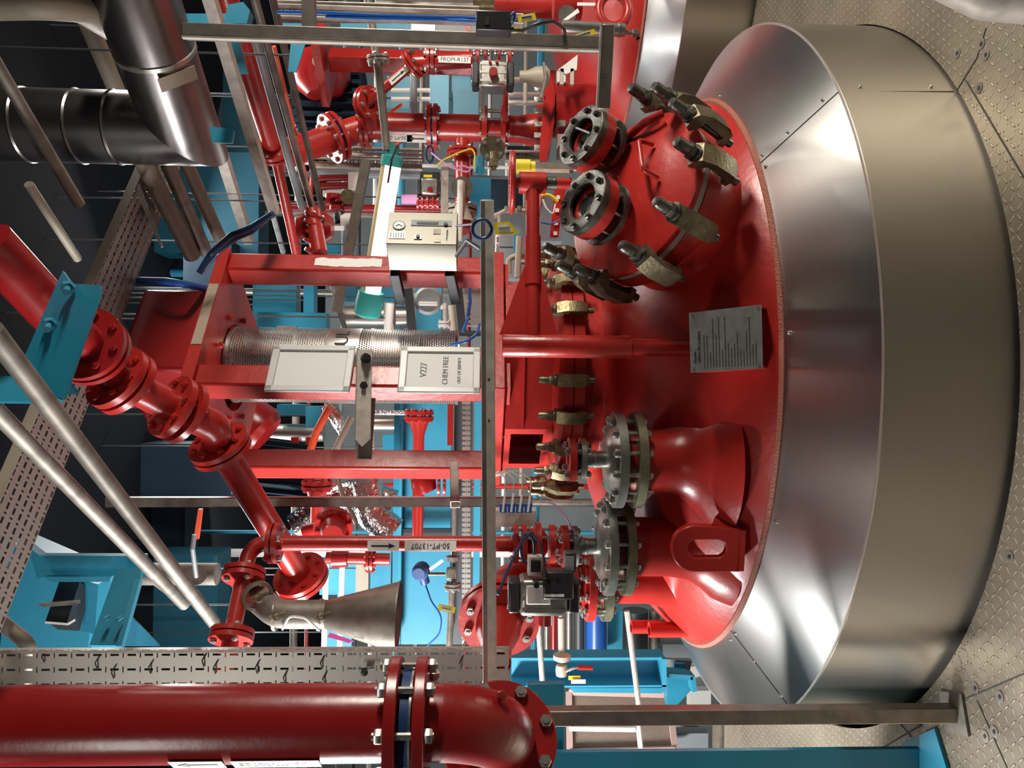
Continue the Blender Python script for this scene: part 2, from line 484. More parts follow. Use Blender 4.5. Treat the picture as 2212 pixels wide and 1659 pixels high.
def bolts(parent, c, axis, R, n, r, L, material='bolt', ph=0.2, hint=None):
    x, y, z = basis(axis, hint); c = Vector(c)
    for k in range(n):
        a = ph + 2 * pi * k / n
        place(('bolt', round(r, 4), round(L, 4), material), bolt_mb(r, L), material, parent,
              frame_m(c + (x * cos(a) + y * sin(a)) * R, z))
def flange(parent, c, axis, ro, ri, t, m='red', nb=8, br=None, bm_='bolt', blt=True, seg=36, name='flange', ph=.2, L=None):
    c = Vector(c)
    f = MB().ring(c, axis, ro, ri, t, seg).build(name, m, parent)
    if blt:
        br = br or ro * .10
        bolts(f, c, axis, (ro + ri) / 2 + ro * .04, nb, br, L or t, bm_, ph)
    return f
def weld_on(root, main, host):
    """make an assembly's main mesh a part of host and everything else its sub-parts"""
    off = Vector(root.get('_o')); hoff = Vector(host.get('_o'))
    kids = [c for c in list(root.children) if c is not main]
    for c in kids:
        M = c.matrix_basis.copy(); c.parent = main; c.matrix_basis = M
    main.parent = host
    main.matrix_basis = Matrix.Translation(off - hoff)
    main['label'] = root['label']
    bpy.data.objects.remove(root)
def joint(parent, c, axis, ro, ri, t, gap=None, m='red', nb=8, br=None, gm='navy', bm_='bolt', seg=36, ph=.2, m2=None):
    """flanged joint: two flanges, gasket between, through bolts"""
    c = Vector(c); z = Vector(axis).normalized(); gap = t * .35 if gap is None else gap
    f = MB().ring(c - z * (t + gap) / 2, axis, ro, ri * .9, t, seg).build('flange', m, parent)
    MB().ring(c + z * (t + gap) / 2, axis, ro, ri * .9, t, seg).build('flange', m2 or m, parent)
    if gap > 0: MB().ring(c, axis, ri + (ro - ri) * .45, ri * .6, gap * 1.0, seg).build('gasket', gm, parent)
    br = br or ro * .085
    bolts(f, c, axis, ri + (ro - ri) * .60, nb, br, 2 * t + gap, bm_, ph)
def pipe(name, label, cat, pts, r, m='red', group=None, bend=None, joints=(), fl=(), seg=24, part='pipe'):
    """pipe run as a thing: pipe part + joints. joints: (point, axis, ro, t, kwargs)"""
    root = thing(name, pts[0], label, cat, group)
    MB().tube(pts, r, seg, bend).build(part, m, root)
    for j in joints:
        c, ax, ro, t = j[:4]; kw = j[4] if len(j) > 4 else {}
        kw = dict(kw); kw.setdefault('m', m)
        joint(root, c, ax, ro, r, t, **kw)
    return root
def lerp(a, b, t): return Vector(a) * (1 - t) + Vector(b) * t
def text(body, name, c, right, up, size, m='ink', parent=None, off=None, ext=0.0004, align='CENTER', sx=1.0):
    cu = bpy.data.curves.new(name, 'FONT'); cu.body = body; cu.size = size; cu.extrude = ext
    cu.align_x = align; cu.align_y = 'CENTER'
    tmp = bpy.data.objects.new(name, cu); COL.objects.link(tmp)
    bpy.context.view_layer.update()
    me = bpy.data.meshes.new_from_object(tmp.evaluated_get(bpy.context.evaluated_depsgraph_get()))
    bpy.data.objects.remove(tmp); bpy.data.curves.remove(cu)
    x = Vector(right).normalized(); y = Vector(up); y = (y - x * y.dot(x)).normalized(); z = x.cross(y)
    M = Matrix.Identity(4)
    for i, a in enumerate((x * sx, y, z)):
        for j in range(3): M[j][i] = a[j]
    M.translation = Vector(c)
    off = Vector(parent.get('_o')) if parent is not None else Vector(c)
    me.transform(Matrix.Translation(-off) @ M)
    me.materials.clear(); me.materials.append(MT[m])
    o = bpy.data.objects.new(name, me); COL.objects.link(o)
    if parent is not None: o.parent = parent
    else: o.location = off
    o['_o'] = list(off)
    return o
Z = Vector((0, 0, 1)); X = Vector((1, 0, 0)); Yv = Vector((0, 1, 0))
# ------------------------------------------------------------------ setting
VC = Vector((0.0555, 3.59, 0)); VR = 1.512; RZ = 0.379; ER = 1.2135; EZ = 0.546
V2 = Vector((2.92, 5.48, 0))
def deck_mesh():
    """deck plate with the round openings of the two vessels"""
    m = MB(); bm = m.bm
    import itertools
    # grid cells; drop the ones inside the openings, then add ring fans
    outer = [(-6, -2.5), (6, -2.5), (6, 9), (1.2, 9), (1.2, 4.9), (-6, 4.55)]
    return outer
def floor_with_hole():
    bm = bmesh.new()
    def loop(pts):
        vs = [bm.verts.new((x, y, 0)) for x, y in pts]
        return [bm.edges.new((vs[i], vs[(i + 1) % len(vs)])) for i in range(len(vs))]
    ed = loop([(-6.0, -2.5), (6.0, -2.5), (6.0, 9), (1.9, 9), (1.9, 5.3), (-.9, 5.3), (-1.35, 4.55), (-6.0, 4.55)])
    ed += loop([(VC.x - .010 + 1.527 * cos(2 * pi * k / 128), VC.y - .004 + 1.527 * sin(2 * pi * k / 128)) for k in range(128)])
    ed += loop([(V2.x + 1.56 * cos(2 * pi * k / 96), V2.y + 1.56 * sin(2 * pi * k / 96)) for k in range(96)])
    bmesh.ops.triangle_fill(bm, use_beauty=True, use_dissolve=False, edges=ed)
    for f in bm.faces:
        f.normal_update()
        if f.normal.z < 0: f.normal_flip()
    r = bmesh.ops.extrude_face_region(bm, geom=list(bm.faces))
    bmesh.ops.translate(bm, verts=[v for v in r['geom'] if isinstance(v, bmesh.types.BMVert)], vec=(0, 0, -.02))
    bmesh.ops.recalc_face_normals(bm, faces=bm.faces)
    me = bpy.data.meshes.new('floor'); bm.to_mesh(me); bm.free(); me.materials.append(MT['deck'])
    o = bpy.data.objects.new('floor', me); COL.objects.link(o); o['_o'] = [0, 0, 0]
    return struct(o)
FLOOR = floor_with_hole()
struct(MB().box((0, 7, -3.2), (16, 14, .1)).build('floor_lower', mat('lower_concrete', (.5, .5, .47), .6)))
struct(MB().box((0, 13, 1.5), (16, .1, 10)).build('wall_back', 'wallp'))
struct(MB().box((-7, 6, 1.5), (.1, 18, 10)).build('wall_left', 'wallp'))
struct(MB().box((7, 6, 1.5), (.1, 18, 10)).build('wall_right', 'wallp'))
struct(MB().box((0, 6, 4.15), (16, 18, .1)).build('ceiling', 'ceil'))
struct(MB().box((0, 4.5, -1.2), (14, .05, .01)).build('trim_1', 'dark'))

# ------------------------------------------------------------------ main vessel
def vessel(c, label, main=True):
    root = thing('reactor_vessel', c, label, 'reactor vessel')
    seg = 160 if main else 96
    def fr(z): return c + Vector((0, 0, z))
    prof = []
    for k in range(40):
        r = 1.255 * (1 - k / 39)
        prof.append((max(r, 0), .225 + .816 * sqrt(max(0, 1 - (r / 1.32) ** 2))))
    d = MB().lathe(prof, c, Z, seg).build('dome', 'red', root)
    MB().lathe([(ER - .004, EZ - .002), (ER + .012, EZ - .006), (ER + .016, EZ + .000), (ER + .004, EZ + .010), (ER - .012, EZ + .006)], c, Z, seg).build('weld_bead', mat('sealant_bead', (.30, .09, .055), .6, bump=.6, bscale=150), root)
    MB().lathe([(ER - .02, EZ + .001), (ER, EZ), (VR - .004, RZ + .002), (VR, RZ), ], c, Z, seg).build('cladding_cone', 'alu', root, recalc=False)
    MB().lathe([(VR, RZ - .0005), (VR + .003, RZ - .004), (VR + .003, 0.0), (VR + .0, -.30)], c, Z, seg).build('cladding_skirt', 'alu2', root, recalc=False)
    return root
VESSEL = vessel(VC, 'large red domed reactor vessel with brushed aluminium insulation cladding in the foreground')
VESS2 = vessel(V2, 'second red vessel with aluminium cladding at the upper right behind the first one', False)
for rt, nm in ((VESSEL, 0), (VESS2, 1)):
    c = Vector(rt['_o'])
    MB().lathe([(0, -.45), (1.62, -.45), (1.62, -.021)], c, Z, 96).build('blackout_pan', 'ceil', rt)
# dark pan added under the deck, blocks light so the opening shows black
def cone_pt(px, py):
    """point on the cladding cone / skirt seen at a pixel"""
    d = FWD * F + UU * (829.5 - py) - VV * (px - 1106.0)
    best = None
    for k in range(6000):
        q = CAM + d * ((0.8 + k * .0006) / d.y)
        r = sqrt((q.x - VC.x) ** 2 + (q.y - VC.y) ** 2)
        if q.z <= RZ:
            if r <= VR + .003: return q
        elif q.z <= EZ:
            if r <= VR - (q.z - RZ) / (EZ - RZ) * (VR - ER): return q
        elif q.z < 1.2 and r < 1.3:
            if q.z <= .225 + .816 * sqrt(max(0, 1 - (r / 1.32) ** 2)) and r < ER + .03: return q
    return q
def surf_n(q):
    r = Vector((q.x - VC.x, q.y - VC.y, 0)); rr = r.length; r.normalize()
    if q.z < RZ - .002: return r
    if q.z < EZ + .002: return (r * (EZ - RZ) + Z * (VR - ER)).normalized()
    zz = .816 * rr / (1.32 ** 2 * sqrt(max(.01, 1 - (rr / 1.32) ** 2)))
    return (r * zz + Z).normalized()
def screw_mb():
    return MB().lathe([(0.0075, 0), (.0075, .0015), (.0048, .002), (.0045, .005), (.003, .0065), (0, .0068)], (0, 0, 0), Z, 12)
for px, py in ((1555, 209), (1777, 217), (1702, 287), (1647, 336), (1655, 360), (1858, 188), (2011, 188), (1705, 719),
               (1677, 1127), (1588, 1368), (1578, 1381), (1628, 1427), (1687, 1502)):
    q = cone_pt(px, py)
    place(('screw',), screw_mb, 'bolt', VESSEL, frame_m(q, surf_n(q)))
MT['seam'] = mat('dark_seam', (.03, .028, .025), .6)
def seam(a, b, root=VESSEL):
    qa, qb = cone_pt(*a), cone_pt(*b)
    m = MB(); n = 12; pts = []
    for k in range(n + 1):
        q = lerp(qa, qb, k / n); nn = surf_n(lerp(qa, qb, .5)); pts.append(q + nn * .0008)
    m.tube(pts, .0016, 6)
    m.build('sheet_lap', 'seam', root)
seam((1643, 352), (1811, 199)); seam((1813, 198.5), (2060, 198.5)); seam((1579, 1362), (1700, 1520))
MB().ring(VC + Z * RZ, Z, VR + .004, VR - .004, .004, 160).build('rim_edge', mat('bright_rim', (.7, .68, .64), .3, .9), VESSEL)

# deck seams and deck screws
def dline(a, b, w=.004):
    A, B = Pz(*a, 0.0012), Pz(*b, 0.0012)
    MB().bar(A, B, w, .0012, hint=Z).build('plate_seam', 'seam', FLOOR)
for a, b in (((2212, 1455), (2075, 1514)), ((2110, 1512), (2175, 1659)), ((2075, 1514), (1890, 1625)), ((2212, 385), (2084, 170)),
             ((2066, 196), (2110, 125)), ((2110, 125), (2130, 60)), ((1942, 1560), (1975, 1600))):
    dline(a, b)
def dscrew():
    return MB().lathe([(0.017, 0), (.017, .002), (.012, .0028), (.006, .0015), (.0, .001)], (0, 0, 0), Z, 20)
for px, py in ((2181, 1202), (2107, 1486), (2160, 1505), (2148, 1580), (2128, 1590), (2068, 115), (2115, 190), (2120, 95), (2130, 118)):
    place(('deck_screw',), dscrew, 'tube', FLOOR, frame_m(Pz(px, py, 0.0), Z))
    place(('screw_socket',), lambda: MB().cyl((0, 0, .0016), (0, 0, .0022), .006, seg=12), 'ink', FLOOR, frame_m(Pz(px, py, 0.001), Z))
# ------------------------------------------------------------------ vessel fittings
def hit(px, py, pt, n):
    d = FWD * F + UU * (829.5 - py) - VV * (px - 1106.0)
    n = Vector(n); return CAM + d * ((Vector(pt) - CAM).dot(n) / d.dot(n))
def clamp_parts(parent, M, s=1.0, m='bronze', mb='brass'):
    """screw clamp gripping a rim: M has z along the screw, x outward"""
    def body():
        m_ = MB()
        # C shaped casting: spine outside the rim, jaw above and below
        prof = [(-.030, .018), (-.022, .040), (.010, .046), (.030, .034), (.046, -.010), (.047, -.085), (.034, -.115), (-.012, -.122), (-.016, -.100),
                (.014, -.092), (.020, -.060), (.018, .000), (-.006, .004)]
        w = 0.030
        a = [m_.bm.verts.new((p[0] * s, -w * s * (.75 if k in (0, 6, 7, 8) else 1), p[1] * s)) for k, p in enumerate(prof)]
        b = [m_.bm.verts.new((p[0] * s, w * s * (.75 if k in (0, 6, 7, 8) else 1), p[1] * s)) for k, p in enumerate(prof)]
        m_.bm.faces.new(list(reversed(a))); m_.bm.faces.new(b)
        for i in range(len(prof)):
            j = (i + 1) % len(prof); m_.bm.faces.new((a[i], a[j], b[j], b[i]))
        bmesh.ops.triangulate(m_.bm, faces=[f for f in m_.bm.faces if len(f.verts) > 4])
        return m_
    def screw():
        m_ = MB()
        m_.cyl((.004 * s, 0, .040 * s), (.004 * s, 0, .050 * s), .026 * s, seg=20)
        m_.hexn((.004 * s, 0, .048 * s), (0, 0, 1), .024 * s, .026 * s)
        m_.lathe([(.0185 * s, .070 * s), (.0185 * s, .112 * s), (.014 * s, .122 * s), (0, .125 * s)], (.004 * s, 0, 0), Z, 20)
        m_.cyl((.004 * s, 0, -.150 * s), (.004 * s, 0, .045 * s), .013 * s, seg=14)
        return m_
    c = place(('clamp', s, m), body, m, parent, M)
    n = place(('cap_nut', s, mb), screw, mb, parent, M)
    return c
# --- manway
AL = radians(35.5)
mrd = Vector((.47, -.883, 0)).normalized()
MN = mrd * sin(AL) + Z * cos(AL)
MC = P(1365, 420, 2.66)
mroot = thing('manway_hatch', MC, 'round red tilted manway hatch with bent handle and clamps on the right of the dome', 'hatch')
MR = .305
MB().lathe([(.262, -.34), (.262, -.125), (.30, -.115), (.30, -.070), (.302, -.070), (.302, -.052), (.262, -.052)], MC, MN, 64).build('manway_neck', 'red', VESSEL)
MB().ring(MC - MN * .040, MN, MR - .006, .25, .022, 64).build('hatch_gasket', mat('gasket_band', (.30, .25, .20), .5), mroot)
MB().lathe([(MR - .004, -.028), (MR, -.022), (MR, -.004), (MR - .012, 0), (.255, .004), (.20, .030), (.13, .050), (.06, .058), (0, .060)], MC, MN, 64).build('lid', 'red', mroot)
e1 = MN.cross(Z).normalized() * -1   # across
e2 = MN.cross(e1).normalized()
if e2.z < 0: e2 = -e2
# handle
def onlid(px, py, h): return hit(px, py, MC + MN * h, MN)
hp = [onlid(1410, 312, .05), onlid(1379, 302, .11), onlid(1388, 366, .115), onlid(1421, 384, .05)]
MB().tube(hp, .0085, 12, .02).build('handle', 'red', mroot)
for q in ((1478, 333), (1477, 247), (1444, 205), (1388, 221), (1435, 448), (1370, 532), (1277, 592), (1239, 580), (1221, 530)):
    d = (hit(*q, MC + MN * .075, MN) - MC); d -= MN * d.dot(MN); d.normalize()
    clamp_parts(mroot, frame_m(MC + d * .325 + MN * .012, MN, d), 1.08, 'bronze', 'iron')
# hinge arm behind lid
MB().tube([onlid(1352, 300, .03), onlid(1395, 262, .06), onlid(1432, 244, .03)], .014, 10, .05).build('hinge_arm', 'red2', mroot)

# --- sight glasses on the hatch
def sight(px, py, label):
    A = hit(px, py, MC + MN * .20, MN)
    r = thing('sight_glass', A, label, 'sight glass', 'round bolted sight glasses on the manway hatch')
    R = .112
    MB().lathe([(.062, -.012), (.062, 0), (.066, .002), (R - .003, .002), (R, -.001), (R, -.026), (.060, -.026)], A, MN, 56).build('cover_ring', 'iron', r)
    MB().ring(A - MN * .046, MN, R, .05, .040, 56).build('body_ring', 'red', r)
    MB().cyl(A - MN * .045, A - MN * .034, .062, seg=40).build('pane', 'glass', r)
    MB().ring(A - MN * .032, MN, .062, .052, .010, 40).build('pane_seal', 'white', r)
    MB().ring(A - MN * .108, MN, R * 1.0, .05, .018, 56).build('counter_flange', 'iron', r)
    MB().cyl(A - MN * .066, A - MN * .205, .068, seg=40).build('neck', 'red', r)
    bolts(r, A - MN * .012, MN, .090, 8, .0115, .026, 'iron', .3)
    bolts(r, A - MN * .085, MN, .094, 8, .010, .060, 'bolt', .1)
    if py < 350:
        MB().tube([A - MN * .001 + e1 * .05 + e2 * .02, A + e1 * -.03 - e2 * .045 - MN * .001], .004, 8).build('wiper', 'grey', r)
    return r
sight(1254, 291, 'upper right of the two round sight glasses, dark bolted ring with a wiper bar')
sight(1257, 434, 'lower left of the two round sight glasses, dark bolted ring with a clear pane')

# --- neck ring with clamps
NR = .545
n = thing('neck_cover', VC + Z * 1.12, 'wide round red cover held by a ring of small clamps on top of the dome', 'cover')
MB().lathe([(.47, .85), (.47, 1.07), (NR, 1.075), (NR, 1.117), (NR - .003, 1.119)], VC, Z, 96).build('neck_ring', 'red', VESSEL)
MB().lathe([(NR - .003, 1.121), (NR, 1.123), (NR, 1.16), (NR - .01, 1.165), (.47, 1.18), (.40, 1.20), (0, 1.22)], VC, Z, 96).build('cover', 'red', n)
for k in range(24):
    a = radians(3.9 + 15 * k) # from front towards left
    d = Vector((-sin(a), -cos(a), 0))
    clamp_parts(n, frame_m(VC + d * .555 + Z * 1.163, Z, d), .83, 'brass', 'bronze')

# --- lantern and agitator frame
FC = Vector((.06, 3.58, 0)); fa = Vector((.80, .60, 0)); fb = Vector((-.60, .80, 0))
ag = thing('agitator_stand', FC + Z * 1.2, 'tall red square-post agitator frame standing on the vessel neck', 'agitator frame')
LR = .45
m = MB(); win = MB()
vx = [VC + Vector((-sin(radians(33 + 45 * k)), -cos(radians(33 + 45 * k)), 0)) * LR for k in range(8)]
for k in range(8):
    A, B = vx[k], vx[(k + 1) % 8]
    def w(q, x0, x1, z0, z1):
        a_, b_ = lerp(A, B, x0), lerp(A, B, x1)
        q.slab([a_ + Z * z0, b_ + Z * z0, b_ + Z * z1, a_ + Z * z1], .012, VC - (A + B) / 2)
    if k in (0, 3, 4):
        w(m, 0, .12, 1.19, 1.39); w(m, .88, 1, 1.19, 1.39); w(m, .12, .88, 1.19, 1.225); w(m, .12, .88, 1.365, 1.39)
    else:
        w(m, 0, 1, 1.19, 1.39)
m.build('lantern', 'red', ag)
MB().tube([lerp(vx[7], vx[0], .02) * 1 + Z * 1.315 + Vector((0, -.008, 0)), lerp(vx[7], vx[0], .98) + Z * 1.315 + Vector((0, -.008, 0))], .005, 8).build('weld', 'red', ag)
MB().box(FC + Z * 1.418, (.78, .78, .044), ax=(fa, fb, Z)).build('base_plate', 'red', ag, bevel=.004)
MB().box(FC + Z * 1.385, (.70, .70, .022), ax=(fa, fb, Z)).build('lower_plate', 'red', ag)
bolts(ag, FC + Z * 1.407, Z, .36, 12, .012, .07, 'bolt', .1)
post = {}
for i, j in ((-1, -1), (1, -1), (-1, 1), (1, 1)):
    c = FC + fa * .32 * i + fb * .32 * j
    post[(i, j)] = c
    MB().box(c + Z * 2.035, (.105, .105, 1.19), ax=(fa, fb, Z)).build('post', 'red', ag, bevel=.010)
m = MB()
# head plate with a round hole
bm = m.bm
def hole_plate(m_, c, h, r, z0, z1):
    nseg = 48
    def ringv(z):
        return [m_.bm.verts.new(c + (fa * cos(2 * pi * k / nseg) + fb * sin(2 * pi * k / nseg)) * r + Z * z) for k in range(nseg)]
    def sq(z):
        out = []
        for k in range(nseg):
            a = 2 * pi * k / nseg; q = max(abs(cos(a)), abs(sin(a)))
            out.append(m_.bm.verts.new(c + (fa * cos(a) + fb * sin(a)) * (h / q) + Z * z))
        return out
    L = [ringv(z0), sq(z0), sq(z1), ringv(z1)]
    for a_, b_ in ((0, 1), (1, 2), (2, 3), (3, 0)):
        for k in range(nseg):
            m_.bm.faces.new((L[a_][k], L[a_][(k + 1) % nseg], L[b_][(k + 1) % nseg], L[b_][k]))
hole_plate(m, FC, .385, .20, 2.63, 2.68)
m.build('head_plate', 'red', ag, smooth=False)
MB().lathe([(.30, 2.685), (.30, 2.72), (.21, 2.74), (.21, 2.95), (0, 2.95)], FC, Z, 40).build('gearbox_flange', 'red2', ag)
MB().box(FC + Z * 2.86 - fb * .05, (.46, .46, .30), ax=(fa, fb, Z)).build('gearbox', 'red2', ag, bevel=.02)
bolts(ag, FC + Z * 2.655, Z, .245, 8, .014, .06, 'red', .4)
# masking tape strip along the front right edge of the head plate
tA = FC - fb * .387 + fa * .16 + Z * 2.655; tB = FC - fb * .387 - fa * .18 + Z * 2.655
MB().bar(tA, tB, .042, .003, hint=fb).build('paper_tape', mat('aged_paper_tape', (.33, .25, .19), .6), ag)
# coupling guard
g = MB()
gc = Vector((.075, 3.58, 0)); gr = .172; seg = 72
bm = g.bm; lo = []; hi = []
for k in range(seg + 1):
    a = 2 * pi * k / seg
    lo.append(bm.verts.new(gc + Vector((cos(a) * gr, sin(a) * gr, 1.60)))); hi.append(bm.verts.new(gc + Vector((cos(a) * gr, sin(a) * gr, 2.63))))
uvl = bm.loops.layers.uv.new('UVMap')
for k in range(seg):
    f = bm.faces.new((lo[k], lo[k + 1], hi[k + 1], hi[k]))
    for l, (u, v) in zip(f.loops, ((k, 0), (k + 1, 0), (k + 1, 1), (k, 1))): l[uvl].uv = (u * 2 * pi * gr / seg, v * 1.03)
    f.smooth = True
gr_root = thing('shaft_guard', gc + Z * 1.6, 'perforated stainless tube guard around the agitator shaft inside the red frame', 'guard')
g.build('perforated_tube', 'mesh', gr_root, recalc=False)
MB().lathe([(gr + .002, 2.04), (gr + .003, 2.045), (gr + .003, 2.185), (gr + .002, 2.19)], gc, Z, 72).build('name_band', 'steel', gr_root)
for z_ in (1.605, 2.62): MB().ring(gc + Z * z_, Z, gr + .004, gr - .004, .012, 64).build('rim', 'steel', gr_root)
MB().cyl(gc + Z * 1.43, gc + Z * 2.62, .05, seg=24).build('shaft', 'dark', gr_root)
for k, ch in enumerate('MODUL'):
    a = radians(-98 + 16 * k)
    d = Vector((cos(a), sin(a), 0))
    text(ch, 'lettering', gc + d * (gr + .0045) + Z * 2.115, Vector((-sin(a), cos(a), 0)), Z, .085, 'ink', gr_root)
MB().box(gc + Vector((.03, -.185, 1.655)), (.055, .02, .085)).build('sensor_box', 'grey', gr_root)
MB().box(gc + Vector((.03, -.197, 1.665)), (.035, .004, .05)).build('sensor_label', 'label', gr_root)

# --- two framed signs on the front post
pc = post[(-1, -1)] - fb * .054
def framed(x0, x1, label, lines):
    """x0,x1: photo x of the top and bottom along the left edge"""
    A = pc - fa * .095 - fb * .012
    zt = P(x0, 855, A.y).z; zb = P(x1, 855, A.y).z
    B = A + fa * .235
    c = (A + B) / 2 + Z * (zt + zb) / 2
    h = zt - zb; w = .235
    r = thing('framed_notice', c, label, 'sign')
    MB().box(c + fb * .004, (w - .02, h - .02, .006), ax=(fa, Z, -fb)).build('backing', 'paper', r)
    t = .030
    for (o, s) in ((fa * (w / 2 - t / 2), (t, h)), (-fa * (w / 2 - t / 2), (t, h)), (Z * (h / 2 - t / 2), (w, t)), (-Z * (h / 2 - t / 2), (w, t))):
        MB().box(c + o - fb * .002, (s[0], s[1], .012), ax=(fa, Z, -fb)).build('frame', 'frame', r, bevel=.004)
    for tx, zf, sz, mm in lines:
        text(tx, 'lettering', c + Z * h * zf - fb * .0005, fa, Z, sz, mm, r, sx=.92)
    return r
framed(570, 755, 'blank framed white notice, upper of the two on the front red post', [])
framed(858, 1037, 'framed white notice reading CHEM FREE, lower of the two on the front red post',
       [('V227', .20, .038, 'inkgrey'), ('CHEM FREE', -.07, .031, 'inkgrey'), ('OUT OF SERVICE', -.24, .019, 'inkgrey')])
for tx in (): pass
# --- clamped angle bracket in front of the post
A, B = P(788, 755, 3.02), P(784, 948, 2.92)
br = thing('clamp_bracket', (A + B) / 2, 'pale galvanised angle bracket bolted across the front post between the two notices', 'bracket')
bx, by, bz = basis(B - A, Z)
MB().prism([(-.029, 0), (.029, 0), (.029, (B - A).length - .0), (.004, (B - A).length + .03), (-.029, (B - A).length - .0 + .0)], A + by * .004, bx, bz, .008).build('front_plate', 'pale', br, bevel=.002)
MB().box((A + B) / 2 + bx * .029 + Vector((0, .022, 0)), (.006, .05, (B - A).length), ax=(bx, by, bz)).build('top_leg', 'tube', br)
A2, B2 = P(795, 860, 3.06), P(786, 992, 2.99)
bx2, by2, bz2 = basis(B2 - A2, Z)
MB().box((A2 + B2) / 2, (.060, .008, (B2 - A2).length), ax=(bx2, by2, bz2)).build('rear_plate', 'strut', br)
for q in ((790, 774), (787, 832)):
    c = P(q[0], q[1], 2.99)
    MB().hexn(c, (0, -1, 0), .016, .02).cyl(c - Yv * .04, c, .009, seg=12).cyl(c - Yv * .006, c + Yv * .01, .02, seg=20).build('bolt', 'iron', br)
# --- strut holding the vertical rail on the left post
s_ = MB(); s_.chan(P(981, 1004, 3.50), P(983, 1090, 3.30), .04, .04, hint=-Z)
solo(s_, 'strut_arm', 'pale', 'short pale strut arm fixed to the left post of the red frame', 'strut')
s_ = MB(); s_.chan(P(232, 1084, 3.38), P(1150, 1083, 3.38), .041, .041, hint=Yv)
solo(s_, 'vertical_strut', 'strut', 'long brown vertical strut rail left of the red agitator frame', 'strut')

# --- control box
K = Vector((.57, 3.15, 0)); zt, zb = 1.89, 1.60
cb = thing('control_box', K + Z * zb, 'stainless control box with dial and small display on the right post', 'control box')
cc = K + fa * .098 + fb * .0765 + Z * (zt + zb) / 2
MB().box(cc, (.196, .153, zt - zb), ax=(fa, fb, Z)).build('housing', 'box', cb, bevel=.003)
face = K + fa * .098 - fb * .002
def onface(px, py): 
    return hit(px, py, face, fb)
q = onface(862, 487)
MB().ring(q, -fb, .027, .020, .006, 32).build('dial_ring', 'grey', cb)
MB().cyl(q, q - fb * .003, .020, seg=28).build('dial', 'bolt', cb)
MB().tube([q - fb * .005 + Z * .012 - fa * .008, q - fb * .005 + fa * .006, q - fb * .005 - Z * .012 - fa * .008], .003, 8).build('dial_hand', 'white', cb)
q = onface(932, 482)
MB().box(q, (.034, .17, .004), ax=(fa, Z, -fb)).build('display_panel', 'grey', cb)
MB().box(onface(924, 483) - fb * .003, (.014, .09, .003), ax=(fa, Z, -fb)).build('screen', 'black', cb)
q = onface(963, 486); MB().cyl(q, q - fb * .008, .009, seg=20).build('knob', 'black', cb)
q = onface(858, 508)
MB().box(q, (.04, .068, .002), ax=(fa, Z, -fb)).build('rating_plate', 'bolt', cb)
for k in range(6): MB().box(q - fb * .0015 + Z * (.026 - k * .0105), (.032, .003, .001), ax=(fa, Z, -fb)).build('engraved_line', 'ink', cb)
q = onface(903, 513); MB().box(q, (.022, .032, .006), ax=(fa, Z, -fb)).build('switch_plate', 'bolt', cb)
MB().cyl(q, q - fb * .009, .008, seg=16).build('switch', 'black', cb)
for px, m_ in ((944, 'tube'), (944, 'dark')):
    pass
MB().box(onface(944, 500), (.03, .03, .002), ax=(fa, Z, -fb)).build('emblem_plate', 'tube', cb)
MB().box(onface(945, 519), (.022, .026, .002), ax=(fa, Z, -fb)).build('sticker', 'strut', cb)
text('TYPE PRESSURE', 'lettering', onface(966, 508) - fb * .001, fa, Z, .010, 'ink', cb)
for px in (866, 985):
    A = P(px - 14, 588, 3.30); B = P(px, 650, 3.48)
    s_ = MB(); s_.chan(A - fb * 0 , B, .041, .041, hint=-Z)
    solo(s_, 'strut_arm', 'dark', ('upper' if px < 900 else 'lower') + ' dark strut arm carrying the control box on the red post', 'strut')
# worn white paint strip on the right post
wc_ = post[(1, -1)] - fb * .0528 + Z * P(755, 565, 3.5).z
random.seed(11)
wp = [(-.15 + .3 * k / 15, .026 + random.uniform(-.005, .004)) for k in range(16)] + [(.15 - .3 * k / 15, -.026 + random.uniform(-.004, .005)) for k in range(16)]
MB().prism(wp, wc_, Z, fa, .0015, -fb).build('white_paint_strip', 'white', ag)
q6 = cone_pt(1567, 1052); n6 = surf_n(q6)
text('6', 'marking', q6 + n6 * .004, X - n6 * X.dot(n6), n6.cross(X) * -1, .035, 'ink', VESSEL)

# --- davit
D0 = P(1490, 752, 2.60); D0.z = .79; D1 = Vector((D0.x, D0.y, 1.425)); DM = Vector((D0.x, D0.y, .985))
dv = thing('lid_davit', D0, 'red tubular davit arm with handwheel standing on the dome before the neck', 'davit')
MB().cyl(D0 - Z * .08, DM, .029, seg=28).build('lower_post', 'red', dv)
MB().lathe([(0, .0), (.0385, .0), (.0395, .003), (.0395, D1.z - DM.z - .004), (.037, D1.z - DM.z), (0, D1.z - DM.z)], DM, Z, 36).build('upper_post', 'red', dv)
E1 = P(1150, 395, 2.72); E0 = P(1150, 745, 2.62); E0 = Vector((D0.x, D0.y, E1.z))
ad = (E1 - E0).normalized()
MB().cyl(E0, E1, .0245, seg=28).build('arm', 'red', dv)
MB().cyl(lerp(E0, E1, .36), lerp(E0, E1, .66), .029, seg=28).build('arm_sleeve', 'red', dv)
sd = ad.cross(Z).normalized()
g_ = MB()
a0 = E0 + ad * .036
g_.prism([(0, .115), (.0, -.085), (.27, -.022), (.27, .022)], a0 - sd * .006, ad, Z, .012, sd)
g_.build('gusset', 'red', dv)
MB().cyl(E1 - Z * .048, E1 + Z * .048, .038, seg=28).build('socket', 'red', dv)
MB().cyl(E1 - Z * .14, E1 - Z * .048, .020, seg=20).build('spindle', 'red', dv)
MB().cyl(E1 - Z * .085, E1 - Z * .05, .023, seg=20).build('spindle_nut', 'iron', dv)
hwc = E1 + Z * .073
